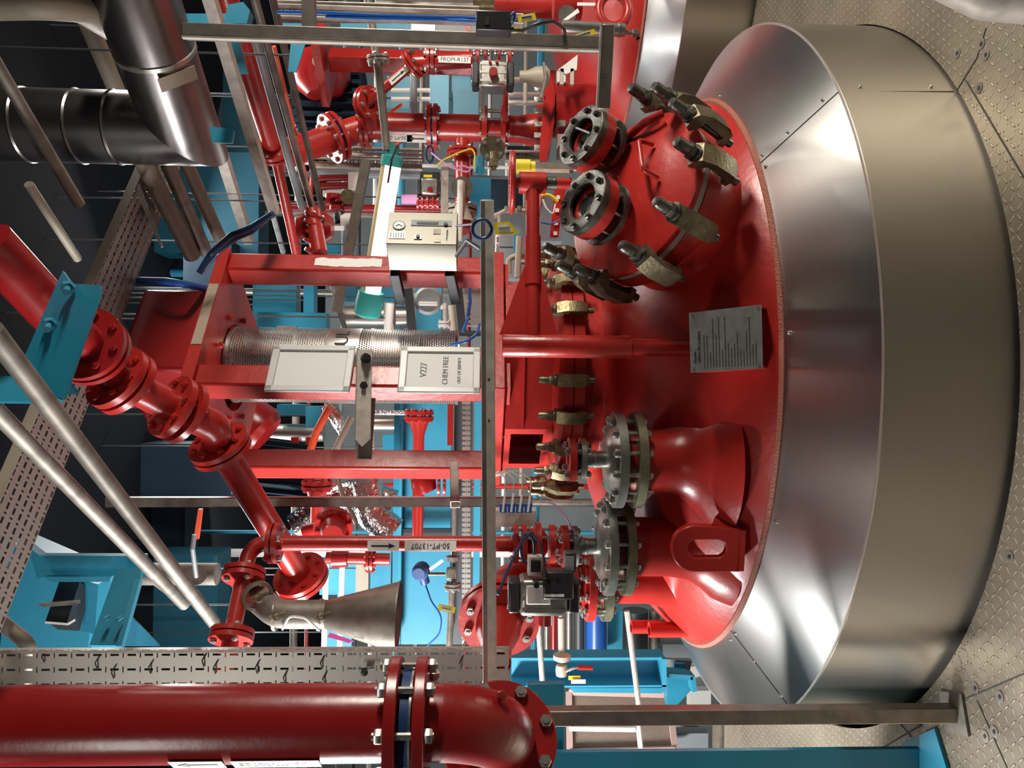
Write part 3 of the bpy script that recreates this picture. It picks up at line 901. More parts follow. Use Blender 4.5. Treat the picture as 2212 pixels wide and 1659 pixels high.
hw = MB(); hw.tube([hwc + Vector((cos(2 * pi * k / 40) * .102, sin(2 * pi * k / 40) * .102, 0)) for k in range(41)], .0095, 12, caps=False)
for k in range(3): hw.cyl(hwc, hwc + Vector((cos(2.1 * k + .3) * .1, sin(2.1 * k + .3) * .1, .0)), .007, seg=10)
hw.cyl(hwc - Z * .03, hwc + Z * .012, .017, seg=20)
hw.build('handwheel', 'red', dv)
yc = P(1134, 360, 3.0)
y_ = MB(); y_.cyl(yc + Z * .035, yc - Z * .02, .028, seg=20); y_.cyl(yc - Z * .02, yc - Z * .04, .02, seg=20)
solo(y_, 'plug_connector', 'yellow', 'bright yellow round plug behind the red handwheel', 'plug')

# --- vessel name plate
pA, pB, pC, pD = P(1488, 676, 2.40), P(1645, 658, 2.34), P(1648, 796, 2.34), P(1492, 805, 2.40)
npn = (pB - pA).cross(pD - pA).normalized()
if npn.y > 0: npn = -npn
npl = thing('vessel_name_plate', (pA + pC) / 2, 'engraved steel data plate on a red bracket at the front of the dome', 'name plate')
MB().slab([pA, pB, pC, pD], .003, npn).build('plate', 'plate', npl)
bk = [lerp(pA, pD, .04) - npn * .004, lerp(pB, pC, .04) - npn * .004, lerp(pB, pC, .96) - npn * .004, lerp(pA, pD, .96) - npn * .004]
MB().slab(bk, .008, -npn).build('bracket_face', 'red', npl)
for a_, b_ in ((0, 1), (2, 3)):
    q0, q1 = bk[a_] - npn * .006, bk[b_] - npn * .006
    MB().slab([q0, q1, q1 + Vector((0, .16, -.10)), q0 + Vector((0, .16, -.10))], .006).build('bracket_side', 'red', npl)
dn = (pB - pA).normalized(); rt = (pA - pD).normalized()
ln = (pB - pA).length; wd = (pA - pD).length
for u, v in ((.05, .05), (.05, .95), (.95, .05), (.95, .95)):
    q = lerp(lerp(pA, pB, u), lerp(pD, pC, u), v) + npn * .003
    MB().cyl(q, q + npn * .002, .004, seg=12).build('rivet', 'bolt', npl)
def ptxt(s, u, v, size, sx=1):
    q = lerp(lerp(pD, pC, u), lerp(pA, pB, u), v) + npn * .0034
    text(s, 'engraving', q, rt, -dn, size, 'ink', npl, align='LEFT', sx=sx)
ptxt('Pfaudler', .07, .15, .012); ptxt('LEVEN Fife Scotland', .13, .15, .012)
random.seed(3)
for k in range(18):
    u = .2 + k * .042
    s = ''.join(random.choice('ilnoreatsmu  .') for _ in range(random.randint(14, 26)))
    MBu = u
    q0 = lerp(lerp(pD, pC, u), lerp(pA, pB, u), .06) + npn * .0034
    w_ = wd * random.choice((.25, .35, .8, .55))
    m_ = MB(); x0 = 0
    while x0 < w_:
        l_ = random.uniform(.004, .014)
        m_.box(q0 + rt * (x0 + l_ / 2), (l_, .0022, .0003), ax=(rt, dn, npn)); x0 += l_ + .0015
        random.random()
    m_.build('engraved_line', 'ink', npl)
MB().box(lerp(lerp(pD, pC, .82), lerp(pA, pB, .82), .86) + npn * .0032, (.022, .018, .0006), ax=(dn, rt, npn)).build('stamp_box', 'tube', npl)

# --- lifting lug
lp = P(1530, 1190, 2.53); ln_ = Vector((-.15, -.98, .10)).normalized()
def on(px, py): return hit(px, py, lp, ln_)
out = []
for k in range(13):
    a = pi / 2 + pi * k / 12 
    out.append((1502 + 52 * cos(a), 1186 - 50 * sin(a)))
outline = [(1603, 1143)] + out + [(1598, 1236)]
cst = sum((on(*q) for q in outline), Vector()) / len(outline)
lx, ly, lz = basis(ln_, Z)
inn = []
for k in range(24):
    a = 2 * pi * k / 24; x = 1527 + (22 if cos(a) > 0 else -22) + 20 * cos(a); y = 1186 - 20 * sin(a); inn.append((x, y))
lg = MB(); bm = lg.bm
def lug_edges():
    ed = []
    for L in (outline, inn):
        vs = [bm.verts.new(on(*q)) for q in L]
        ed += [bm.edges.new((vs[i], vs[(i + 1) % len(vs)])) for i in range(len(vs))]
    r = bmesh.ops.triangle_fill(bm, use_beauty=True, use_dissolve=False, edges=ed)
    r = bmesh.ops.extrude_face_region(bm, geom=list(bm.faces))
    bmesh.ops.translate(bm, verts=[v for v in r['geom'] if isinstance(v, bmesh.types.BMVert)], vec=ln_ * -.035)
lug_edges()
lroot = thing('lifting_lug', on(1600, 1190), 'red lifting lug plate with an oval hole on the left of the dome', 'lifting lug')
lmain = lg.build('eye_plate', 'red', lroot, bevel=.004)
MB().slab([on(1540, 1142) - ln_ * .03, on(1592, 1150) - ln_ * .03, on(1600, 1100) - ln_ * .10, on(1570, 1108) - ln_ * .1], .012).build('gusset', 'red', lroot)
MB().slab([on(1575, 1165) - ln_ * .03, on(1606, 1165) - ln_ * .03, on(1606, 1165) - ln_ * .16, on(1590, 1165) - ln_ * .16], .014).build('rib', 'red', lroot)
MB().slab([on(1596, 1146), on(1612, 1146), on(1607, 1234), on(1590, 1234)], .14, -ln_).build('foot_plate', 'red', lroot)
weld_on(lroot, lmain, VESSEL)

# --- two stub tubes at the left of the dome
for x0, y0, Y, lab in ((1402, 1360, 3.28, 'front'), (1363, 1354, 3.46, 'rear')):
    A = P(x0, y0, Y); 
    m_ = MB(); r_ = .033 if lab == 'front' else .030
    m_.lathe([(r_ - .006, -.03), (r_ - .006, 0), (r_, 0), (r_, -.34)], A, Z, 28)
    m_.build('stub_tube', 'red_bright', VESSEL)

# --- flanged nozzles
def nozzle(px, py, Y, label, fl=1.0, rp=.110, ro=.170, x1=1332, x2=1372, m1='flange', m2='yflange', base=.80, stub=True, nb=12, fan=True):
    c = P(px, py, Y); z1 = P(x1, py, Y).z; z2 = P(x2, py, Y).z
    r = thing('flanged_nozzle', Vector((c.x, c.y, base)), label, 'nozzle')
    b = Vector((c.x, c.y, 0)); t = .030
    d = (Vector((c.x, c.y, 0)) - Vector((VC.x, VC.y, 0)))
    main = MB().lathe([(rp, z2 - .01), (rp, base + .02), (rp + .006, base - .02), (rp + .022 * fl, base - .06), (rp + .055 * fl, base - .10), (rp + .11 * fl, base - .14), (rp + .16 * fl, base - .20)], b, Z, 48).build('nozzle_neck', 'red', r)
    f2 = MB().ring(b + Z * z2, Z, ro, rp, t, 64).build('flange', m2, r)
    f1 = MB().lathe([(0, z1 - t / 2), (ro, z1 - t / 2), (ro, z1 + t / 2), (rp + .03, z1 + t / 2), (rp, z1 + t / 2 + .02), (rp - .04, z1 + t / 2 + .028), (0, z1 + t / 2 + .028)], b, Z, 64).build('flange', m1, r)
    MB().cyl(b + Z * (z2 + t / 2), b + Z * (z1 - t / 2), rp + .005, seg=48).build('spacer', 'red2', r)
    bolts(r, b + Z * (z1 + z2) / 2, Z, ro - .028, nb, .0150, z1 - z2 + t, 'bolt', .25)
    if stub:
        zf = z1 + t / 2 + .02
        MB().cyl(b + Z * zf, b + Z * (zf + .085), .030, seg=28).build('steel_pipe', 'flange', r)
        MB().ring(b + Z * (zf + .045), Z, .033, .028, .006, 28).build('weld', 'bolt', r)
        MB().ring(b + Z * (zf + .088), Z, .076, .02, .018, 40).build('flange', 'flange', r)
        MB().ring(b + Z * (zf + .126), Z, .078, .02, .024, 40).build('flange', 'red', r)
        MB().cyl(b + Z * (zf + .09), b + Z * (zf + .126), .045, seg=28).build('spacer', 'dark', r)
        bolts(r, b + Z * (zf + .107), Z, .060, 4, .0125, .062, 'bolt', .6)
    weld_on(r, main, VESSEL)
    return b, z1
N1 = nozzle(1332, 993, 2.70, 'wide steel flanged nozzle with a small flanged stub, right of the two front nozzles', base=.84)
N2 = nozzle(1310, 1180, 2.86, 'wide steel flanged nozzle under the vertical red pipe, left of the two front nozzles', fl=.7, x1=1311, x2=1348, base=.77, ro=.180)
N3 = nozzle(1285, 1252, 3.12, 'flanged red nozzle at the far left of the dome behind the steel flanges', fl=.25, rp=.095, ro=.165, x1=1271, x2=1306, m1='red', m2='yflange', base=.79, stub=False)
# ------------------------------------------------------------------ foreground runs
def bz(x0, y0, x1, y1, z): return Pz(x0, y0, z), Pz(x1, y1, z)
# A. big red pipe at the left with elbow
BX, BY = -.771, 1.745
def zz(px, Y): return P(px, 829, Y).z
bp = thing('large_red_pipe', (BX, BY, zz(942, BY)), 'large dark red vertical pipe with elbow and big blue-gasketed flange joint in the left foreground', 'pipe')
z1 = zz(945, BY); R_ = .156
el = [Vector((BX, BY, 3.3)), Vector((BX, BY, z1))]
arc = [Vector((BX, BY, z1 - R_ * sin(radians(a)))) + fb * R_ * (1 - cos(radians(a))) for a in range(0, 91, 6)]
MB().tube([Vector((BX, BY, 3.3)), Vector((BX, BY, zz(880, BY)))], .084, 56).build('pipe', 'red2', bp)
MB().tube([Vector((BX, BY, zz(905, BY)))] + arc, .084, 56, bend=.001).build('elbow', 'red2', bp)
zf = zz(890, BY)
f1 = MB().ring(Vector((BX, BY, zz(861, BY))), Z, .142, .07, .026, 64).build('flange', 'red2', bp, bevel=.003)
MB().ring(Vector((BX, BY, zz(919, BY))), Z, .142, .07, .026, 64).build('flange', 'red2', bp, bevel=.003)
MB().ring(Vector((BX, BY, zf)), Z, .112, .05, .024, 48).build('gasket', 'navy', bp)
MB().ring(Vector((BX, BY, zz(900, BY))), Z, .115, .05, .005, 48).build('gasket_rim', 'bolt', bp)
bolts(f1, (BX, BY, zf), Z, .121, 8, .0165, zz(848, BY) - zz(932, BY), 'bolt', .18)
fy = arc[-1]
MB().ring(fy + fb * .035, fb, .142, .07, .026, 64).build('flange', 'red2', bp, bevel=.003)
MB().ring(fy + fb * .075, fb, .142, .07, .026, 64).build('flange', 'red2', bp, bevel=.003)
bolts(bp, fy + fb * .055, fb, .121, 8, .0165, .066, 'bolt', .46)
MB().tube([fy, fy + fb * .14], .084, 40).build('pipe', 'red2', bp)
MB().lathe([(.012, 0), (.012, .012), (.008, .014), (0, .014)], Vector((BX + .03, BY + .075, z1 - .11)) + Vector((.3, -.8, -.5)).normalized() * .083, Vector((.3, -.8, -.5)), 16).build('cast_boss', 'red2', bp)
# stickers on the left flank
nrm = Vector((-.76, -.65, 0)).normalized(); tg = Vector((nrm.y, -nrm.x, 0))
if tg.y < 0: tg = -tg
def sticker(root, c, up, right, w, h, s=None, arrow=None, size=.03, nn=None):
    up = Vector(up).normalized(); right = Vector(right).normalized(); nn = right.cross(up)
    MB().box(c, (w, h, .0015), ax=(right, up, nn)).build('sticker', 'label', root, bevel=.0005)
    q = c + nn * .0012
    if s: text(s, 'lettering', q, right, up, size, 'ink', root, sx=.95)
    if arrow:
        d = 1 if arrow == 'fwd' else -1
        m_ = MB(); L = w * .38
        m_.prism([(-L * d, -h * .08), (L * .45 * d, -h * .08), (L * .45 * d, -h * .26), (L * d, 0), (L * .45 * d, h * .26), (L * .45 * d, h * .08), (-L * d, h * .08)], q, right, up, .0006, nn)
        m_.build('arrow', 'ink', root)
pcx = Vector((BX, BY, 0)) + nrm * .0855
sticker(bp, pcx + Z * zz(455, BY), tg, Z, .115, .05, arrow='fwd')
sticker(bp, pcx + Z * zz(620, BY), tg, Z, .19, .05, '150-PT-22705', size=.03)

# B. slotted tray behind it
def sheet(name, pts, material, label, cat, uax, vax, t=.002, parent=None, extra=None, group=None):
    m_ = MB().slab(pts, t)
    if parent is not None: return m_.build(name, material, parent, uvbox=(uax, vax), smooth=False)
    return solo(m_, name, material, label, cat, group=group, uvbox=(uax, vax), smooth=False)
MT['trayL'] = slotted('long_slotted_tray', (0.42, 0.41, 0.37), 0.053, 0.046, su=.25, sv=.075)
tY = 2.46
t0, t1 = P(-40, 1400, tY), P(1100, 1396, tY); w0 = P(-40, 1492, tY); w1 = P(1100, 1490, tY)
tr = thing('cable_tray', t1, 'grey slotted vertical cable tray in front of the horn duct, beside the big red pipe', 'cable tray')
sheet('tray_bed', [t0, t1, w1, w0], 'trayL', '', '', Z, X, parent=tr)
MB().slab([t0, t1, t1 - Yv * .035, t0 - Yv * .035], .002).build('tray_side', 'trayL', tr, uvbox=(Z, Yv), smooth=False)
MB().box(lerp(t0, t1, .5) - Yv * .036, (.008, .002, (t1 - t0).length)).build('tray_lip', 'pale', tr)
for px, py, a in ((700, 1430, 75), (705, 1465, 110), (560, 1440, 60), (445, 1425, 80), (1000, 1430, 85), (620, 1462, 120), (470, 1440, 85), (330, 1440, 100), (250, 1450, 50), (215, 1430, 110), (100, 1415, 95)):
    c = P(px, py, tY - .004)
    MB().tube([c - Vector((cos(radians(a)), 0, sin(radians(a)))) * .0 + X * .02, c + Vector((0, -.008, .01)), c - X * .022 + Z * .006], .0022, 6).build('cable_tie', 'ink', tr)
m_ = MB(); q = P(787, 1453, tY - .03)
m_.lathe([(0, -.012), (.009, -.009), (.012, 0), (.009, .009), (0, .012)], q, Yv, 16)
m_.tube([q - X * 0 + Vector((.012, 0, .02)), q + Vector((.014, 0, -.03))], .003, 8)
solo(m_, 'cable_tie_button', 'black', 'small black ball-ended tie on the slotted vertical tray', 'cable tie')

# C, D. guard post and rail
pp = P(1400, 1545, 2.33)
gp = thing('guard_post', (pp.x, 2.33, 0), 'plain steel square guard post standing on the chequer deck at the lower left', 'post')
MB().box((pp.x, 2.33, .73), (.047, .047, 1.46)).build('upright', 'strut', gp, bevel=.003)
MB().box((pp.x, 2.33, .004), (.12, .12, .008), rot=.3).build('foot_plate', 'tube', gp)
MB().ring((pp.x, 2.33, .22), Z, .03, .0, .03, 4).build('weld_mark', mat('heat_tint', (.25, .13, .08), .5, .6), gp) if False else None
rA, rB = P(1052, 434, 2.30), P(1058, 1484, 2.30)
rl = thing('guard_rail', lerp(rA, rB, .5), 'long level beige steel rail running across in front of the red frame', 'rail')
MB().bar(rA, rB, .041, .041, hint=Z).build('rail_bar', 'pale', rl, bevel=.004)
MB().bar(lerp(rA, rB, .005) + Vector((0, -.0208, .013)), rB + Vector((0, -.0208, .013)), .001, .012, hint=Z).build('slot_shadow_gap', 'strut', rl)
for py in (820, 908):
    c = P(1056, py, 2.30) - Yv * .021; MB().cyl(c, c - Yv * .0006, .0035, seg=10).build('screw_hole', 'ink', rl)
# E. right hand struts
sA, sB = P(398, 68, 2.22), P(1297, 97, 2.22)
st = thing('upright_strut', sB, 'tall steel upright strut with a bright edge carrying the black junction box at the right', 'strut')
MB().bar(sA, sB, .041, .036, hint=X).build('strut_body', 'strut', st, bevel=.003)
MB().bar(sA - X * .022 - Yv * .012, sB - X * .022 - Yv * .012, .014, .006, hint=X).build('bright_edge', 'pale', st)
m_ = MB(); A, B = P(1313, 56, 2.20), P(1303, 238, 2.24); m_.bar(A, B, .036, .036, hint=Z)
s2 = thing('cross_strut', lerp(A, B, .5), 'short steel cross strut marked V333 at the foot of the right upright strut', 'strut')
m_.build('strut_body', 'strut', s2, bevel=.003)
MB().bar(A + Vector((0, -.015, .021)), B + Vector((0, -.015, .021)), .010, .006, hint=Z).build('bright_edge', 'pale', s2)
text('V333', 'lettering', P(1304, 176, 2.20) - Yv * .004, X, Z, .022, 'ink', s2)
m_ = MB(); m_.bar(P(667, -40, 2.25), P(668, 61, 2.25), .036, .036, hint=Z)
solo(m_, 'cross_strut', 'strut', 'short brown strut stub entering at the top edge above the green lamp conduit', 'strut')
jb = P(1066, 52, 2.15)
j = thing('junction_box', jb, 'black plastic junction box fixed on the right upright strut', 'junction box')
MB().box(jb, (.055, .05, .098), ).build('box_body', 'black', j, bevel=.004)
MB().box(jb - Yv * .026 + Vector((-.004, 0, .018)), (.022, .002, .012)).build('window_slot', 'ink', j)
MB().cyl(P(1104, 66, 2.15), P(1128, 66, 2.15), .009, seg=12).build('cable_gland', 'brass', j)
def cable(px, r, m_, label, group=None, cat='cable', name='cable', bend=.05):
    q = MB().tube([P(*p) for p in px], r, 10, bend)
    return solo(q, name, m_, label, cat, group=group)
cable([(1128, 66, 2.15), (1165, 50, 2.12), (1195, 45, 2.15), (1218, 60, 2.2), (1222, 80, 2.3)], .005, 'black', 'black cable leaving the junction box gland and curving down')
cable([(1035, 40, 2.2), (1000, 38, 2.25), (960, 38, 2.3), (820, 34, 2.5), (700, 28, 2.6), (600, 26, 2.7)], .006, 'cablue', 'thick blue cable bundle running up beside the upright strut from the junction box')
cable([(1032, 46, 2.25), (960, 42, 2.3), (820, 40, 2.5), (705, 36, 2.6)], .005, 'cablue', 'thinner blue cable beside the thick bundle at the top right')
for pts in (((1100, 40, 2.2), (1114, 22, 2.2), (1108, 50, 2.22), (1098, 56, 2.2), (1100, 30, 2.25)),):
    cable(pts, .004, 'cablue', 'small loop of blue cable beside the black junction box')

# F. diagonal overhead struts and pipes, all along the plant's b axis
def run(name, x0, y0, x1, y1, z, r, m_, label, cat='pipe', group=None, sq=None):
    A, B = bz(x0, y0, x1, y1, z)
    q = MB()
    if sq: q.bar(A, B, sq[0], sq[1], hint=Z)
    else: q.tube([A, B], r, 20)
    return solo(q, name, m_, label, cat, group=group)
run('overhead_strut', 365, -30, 538, 522, 3.05, 0, 'pale', 'pale overhead strut ending above the red frame, nearest to the big duct', 'strut', sq=(.062, .060))
run('overhead_strut', 448, -20, 592, 456, 2.42, 0, 'pale', 'wide brownish overhead strut, second from the big duct', 'strut', sq=(.040, .041))
run('overhead_tube', 545, -20, 746, 715, 2.36, .0165, 'tube', 'long thin stainless tube passing in front of the red flanged valve', 'tube')
run('overhead_tube', 545, 60, 652, 447, 2.50, .020, 'grey', 'grey tube ending behind the thin stainless tube above the red valve', 'tube')
run('overhead_tube', 585, -20, 697, 452, 2.38, .016, 'tube', 'pale brown tube ending on top of the red flanged valve', 'tube')
run('overhead_tube', 592, 100, 678, 450, 2.60, .011, 'orange', 'narrow orange red tube between the two stainless tubes', 'tube')
run('overhead_tube', 470, 30, 612, 545, 2.75, .016, 'grey', 'dim grey tube running behind the wide overhead strut', 'tube')
run('overhead_tube', -20, 118, 171, 441, 2.75, .017, 'tube', 'capped stainless tube end hanging in front of the big duct', 'tube')
run('overhead_tube', 62, 398, 168, 560, 3.2, .017, 'beige', 'dim brown tube with collar in the dark upper corner', 'tube')
run('overhead_tube', -20, 712, 462, 1345, 2.50, .0235, 'tube', 'wide bright stainless tube crossing in front of the dark slotted tray', 'tube')
run('overhead_tube', -20, 876, 398, 1306, 2.75, .024, 'tube', 'duller stainless tube just below the wide bright one', 'tube')
A_ = P(172, 446, 2.1)
q = MB().tube([P(-30, 1318, 2.6), P(64, 1392, 2.6), P(52, 1486, 2.7)], .024, 18, .05)
solo(q, 'bent_tube', 'tube', 'bent galvanised tube ending at the slotted tray in the lower left corner', 'tube')
for x0, y0, x1, y1, z, r, lb in ((275, 280, 415, 552, 2.95, .040, 'thick'), (330, 280, 445, 545, 2.90, .033, 'middle'), (370, 280, 478, 522, 2.85, .033, 'thin'),
                             ):
    run('insulated_pipe', x0, y0, x1, y1, z, r, 'lag' if lb != 'middle' else 'tube', lb + ' one of three lagged pipes emerging below the big duct', 'pipe')
# blue plates hanging on the struts
def plate(name, pts, m_, label, cat='bracket', t=.008, group=None, back=(0, 1, 0)):
    return solo(MB().slab([P(*p) for p in pts], t, back), name, m_, label, cat, group=group)
plate('blue_bracket', [(452, 274, 2.9), (500, 276, 2.9), (506, 283, 2.9), (502, 309, 2.9), (458, 308, 2.9)], 'cyan', 'small blue bracket plate on the pale overhead strut beside the duct')
plate('blue_bracket', [(478, 85, 3.1), (516, 85, 3.1), (535, 158, 3.1), (504, 160, 3.1)], 'cyan', 'blue hanger plate crossing the wide overhead strut')
plate('blue_bracket', [(628, 92, 3.3), (660, 92, 3.3), (640, 155, 3.3), (622, 155, 3.3)], 'cyan', 'short blue channel end right of the thin stainless tubes')
MB().cyl(P(640, 120, 3.32), Vector((P(640, 120, 3.32).x, 3.32, 4.1)), .005, seg=8).build('hanger_rod', 'dark', bpy.data.objects['blue_bracket.002'])
m_ = MB(); m_.slab([P(492, 10, 3.0), P(525, 4, 3.0), P(540, 22, 3.0), P(533, 50, 3.0), P(484, 52, 3.0)], .05, Yv)
solo(m_, 'blue_bracket', 'blue', 'dark blue bolted clamp block at the top edge between the struts', 'bracket')
m_ = MB(); m_.bar(P(395, 48, 3.3), P(520, 48, 3.3), .05, .05, hint=Z)
solo(m_, 'blue_bar', 'cyan', 'short level blue bar behind the top of the upright strut', 'bar')

# red header upper middle: red pipe coming down to a flange and lower red pipe
rp1 = thing('red_header_pipe', P(590, 320, 3.6), 'long red header pipe running diagonally behind the overhead struts to a square flange', 'pipe')
A, B = bz(478, -40, 590, 318, 2.62)
MB().tube([A, B, B + Z * -.0 + fb * .05], .052, 28).build('pipe', 'red', rp1)
dd = (B - A).normalized()
MB().ring(B, dd, .10, .02, .02, 32).build('flange', 'red', rp1); MB().ring(B + dd * .03, dd, .10, .02, .02, 32).build('flange', 'red', rp1)
bolts(rp1, B + dd * .015, dd, .082, 8, .010, .05, 'bolt')
MB().tube([B + dd * .03, Pz(640, 545, 2.62)], .028, 20).build('branch_pipe', 'red', rp1)

# red chain from the upper left
ch = thing('red_flanged_pipe_chain', P(385, 885, 2.7), 'chain of flanged red pipe spools stepping down from the blue bracket, left of the frame', 'pipe')
Q = [P(-30, 520, 2.05), P(150, 712, 2.30), P(190, 748, 2.42), P(262, 822, 2.55), P(385, 885, 2.70), P(445, 912, 2.76), P(470, 955, 2.86), P(650, 1246, 3.30)]
MB().tube([Q[0], Q[1]], .066, 40).build('pipe', 'red2', ch)
MB().tube([Q[1], Q[2], Q[3]], .060, 36, .05).build('reducer', 'red2', ch)
MB().tube([Q[3], Q[4]], .055, 36).build('spool', 'red', ch)
MB().tube([Q[4], Q[5] + (Q[5] - Q[4]) * .3, Q[6]], .058, 36, .07).build('elbow', 'red', ch)
MB().tube([Q[6], Q[7]], .052, 36).build('pipe', 'red', ch)
ax1 = (Q[3] - Q[2]).normalized(); ax2 = (Q[4] - Q[3]).normalized(); ax3 = (Q[7] - Q[6]).normalized()
joint(ch, Q[2], (Q[2] - Q[1]).normalized(), .118, .055, .024, .016, 'red2', 8, .0125, 'dark', 'red2')
joint(ch, Q[3] + ax2 * .0, (Q[3] - Q[2]).normalized() * .5 + ax2 * .5, .114, .050, .024, .012, 'red', 8, .0125, 'dark', 'red', ph=.4)
joint(ch, Q[4], ax2, .114, .050, .024, .022, 'red', 8, .0125, 'red2', 'red', ph=.1)
joint(ch, Q[6] + ax3 * .02, ax3, .112, .045, .020, .008, 'red', 8, .0125, 'dark', 'red', ph=.3)
joint(ch, Q[7], ax3, .115, .045, .020, .008, 'red', 8, .0125, 'dark', 'red', ph=.3)

# blue bracket over it
bb = thing('blue_angle_bracket', P(120, 720, 2.1), 'teal blue painted angle bracket with two bolts in front of the upper left red pipe', 'bracket')
MB().slab([P(152, 612, 2.12), P(216, 616, 2.06), P(213, 640, 2.05), P(136, 862, 1.96), P(76, 842, 2.02)], .008, Yv).build('wide_leg', 'blue', bb)
MB().slab([P(135, 585, 2.16), P(154, 612, 2.12), P(78, 842, 2.02), P(44, 790, 2.08)], .008, Yv).build('narrow_leg', 'blue', bb)
MB().slab([P(-40, 812, 2.15), P(100, 812, 2.07), P(136, 864, 1.96), P(110, 868, 1.96), P(-40, 866, 2.0)], .008, Yv).build('cross_leg', 'blue', bb)
MB().slab([P(140, 816, 2.06), P(160, 842, 2.08), P(168, 852, 2.08), P(134, 852, 2.06)], .006, Yv).build('tab', 'cyan', bb)
for x, y in ((148, 618), (108, 697)):
    c = P(x, y, 2.09); MB().hexn(c, (-.4, -.8, -.3), .018, .02).cyl(c, c + Vector((-.4, -.8, -.3)).normalized() * .05, .009, seg=12).build('bolt', 'blue', bb)

# G. 50-PT pipe
g5 = thing('slim_red_pipe', P(1110, 1174, 3.0), 'slim vertical red pipe labelled 50-PT-13707 left of the agitator frame, elbowing away at the top', 'pipe')
gx = P(900, 1174, 3.0); zt = zz(545, 3.0)
v0 = Vector((gx.x, 3.0, zz(1150, 3.0))); v1 = Vector((gx.x, 3.0, zt))
h1 = Pz(514, 1235, zt); h1 = v1 + (-fa) * .16; h2 = v1 - fa * .62
MB().tube([v0, v1, v1 - fa * 1.4], .030, 32, .075).build('pipe', 'red', g5)
joint(g5, Vector((gx.x, 3.0, zz(597, 3.0))), Z, .078, .03, .017, .006, 'red', 4, .012, 'dark', 'bolt', ph=.5)
joint(g5, v1 - fa * .13, fa, .078, .03, .017, .006, 'red', 4, .012, 'dark', 'bolt', ph=.5)
joint(g5, v1 - fa * .36, fa, .078, .03, .017, .006, 'red', 4, .012, 'dark', 'bolt', ph=.5)
ff = Vector((gx.x - .003, 3.0 - .0315, 0))
sticker(g5, ff + Z * zz(834, 3.0), -X, Z, .122, .040, arrow='rev')
sticker(g5, ff + Z * zz(935, 3.0), -X, Z, .200, .040, '50-PT-13707', size=.030)
for xx, ro, t, mm in ((1118, .075, .02, 'red'), (1136, .075, .02, 'red'), (1166, .085, .02, 'red'), (1196, .075, .022, 'red')):
    MB().ring(Vector((gx.x, 3.0, zz(xx, 3.0))), Z, ro, .02, t, 36).build('flange', mm, g5)
MB().lathe([(.035, 0), (.060, -.02), (.060, -.06), (.035, -.08)], (gx.x, 3.0, zz(1142, 3.0)), Z, 28).build('valve_body', 'red', g5)
bolts(g5, Vector((gx.x, 3.0, zz(1127, 3.0))), Z, .060, 4, .011, .055, 'bolt', .6)
bolts(g5, Vector((gx.x, 3.0, zz(1181, 3.0))), Z, .062, 4, .011, .08, 'bolt', .6)
MB().cyl((gx.x, 3.0, zz(1196, 3.0)), (gx.x, 3.0, zz(1240, 3.0)), .04, seg=28).build('tail_pipe', 'red', g5)

# J. big duct
dt = thing('insulated_duct', P(400, 280, 3.25), 'fat metal-clad insulated duct with a mitred elbow hanging in the dark upper right', 'duct')
e0 = P(395, 279, 3.25); dr = .148
up = Vector((e0.x, e0.y, 3.9)); hx = e0 - fb * 2.0
def cutpipe(P0, P1, r, n0, n1, seg=56):
    """tube with ends cut by planes through P0/P1 with normals n0/n1"""
    d = (P1 - P0).normalized(); x, y, z = basis(d)
    m_ = MB(); A = []; B = []
    for k in range(seg):
        o = (x * cos(2 * pi * k / seg) + y * sin(2 * pi * k / seg)) * r
        t0 = -(o.dot(n0)) / d.dot(n0); t1 = -(o.dot(n1)) / d.dot(n1)
        A.append(m_.bm.verts.new(P0 + o + d * t0)); B.append(m_.bm.verts.new(P1 + o + d * t1))
    for k in range(seg): m_.bm.faces.new((A[k], A[(k + 1) % seg], B[(k + 1) % seg], B[k]))
    return m_
mn = (Z + fb * 1).normalized()
mn = ((up - e0).normalized() - (hx - e0).normalized()).normalized()
cutpipe(e0, up, dr, mn, Z).build('riser_cladding', 'duct', dt)
cutpipe(e0, hx, dr, mn, fb).build('run_cladding', 'duct', dt)
for d_, dirv in ((.30, -fb), (.62, -fb), (1.0, -fb)):
    MB().lathe([(dr, -.012), (dr + .005, -.008), (dr + .005, .008), (dr, .012)], e0 + dirv * (d_ + .05), dirv, 56).build('clamp_band', 'bolt', dt)
for x_ in (248, 168, 55):
    c = Vector((e0.x, e0.y, zz(x_, 3.25)))
    MB().lathe([(dr, -.008), (dr + .005, 0), (dr, .008)], c, Z, 56).build('swage', 'duct', dt)
for s_ in (-1, 1):
    pass
q = e0 - fb * .33
lb = MB(); c = e0 - fb * .30
lat = Vector((-.8, -.6, 0)); dn_ = (lat * .3 - Z * .95).normalized()
lb.box(c + (lat * .75 - Z * .66).normalized() * (dr + .002), (.15, .055, .002), ax=((lat * .66 + Z * .75).normalized(), fb, (lat * .75 - Z * .66).normalized()))
lb.build('paper_label', 'beige', dt)
cc0, cc1 = bz(60, 0, 250, 190, 3.1)
solo(MB().tube([P(150, -30, 3.6), P(195, 60, 3.8), P(258, 210, 4.2)], .045, 20), 'lagged_pipe', 'lag', 'dim lagged pipe running behind the big duct', 'pipe')
solo(MB().tube([P(-30, 10, 2.6), P(90, 8, 2.6), P(170, 15, 2.7), P(240, 60, 3.1)], .05, 20, .1), 'lagged_pipe', 'lag', 'dim foil wrapped pipe bend at the very top left corner', 'pipe')

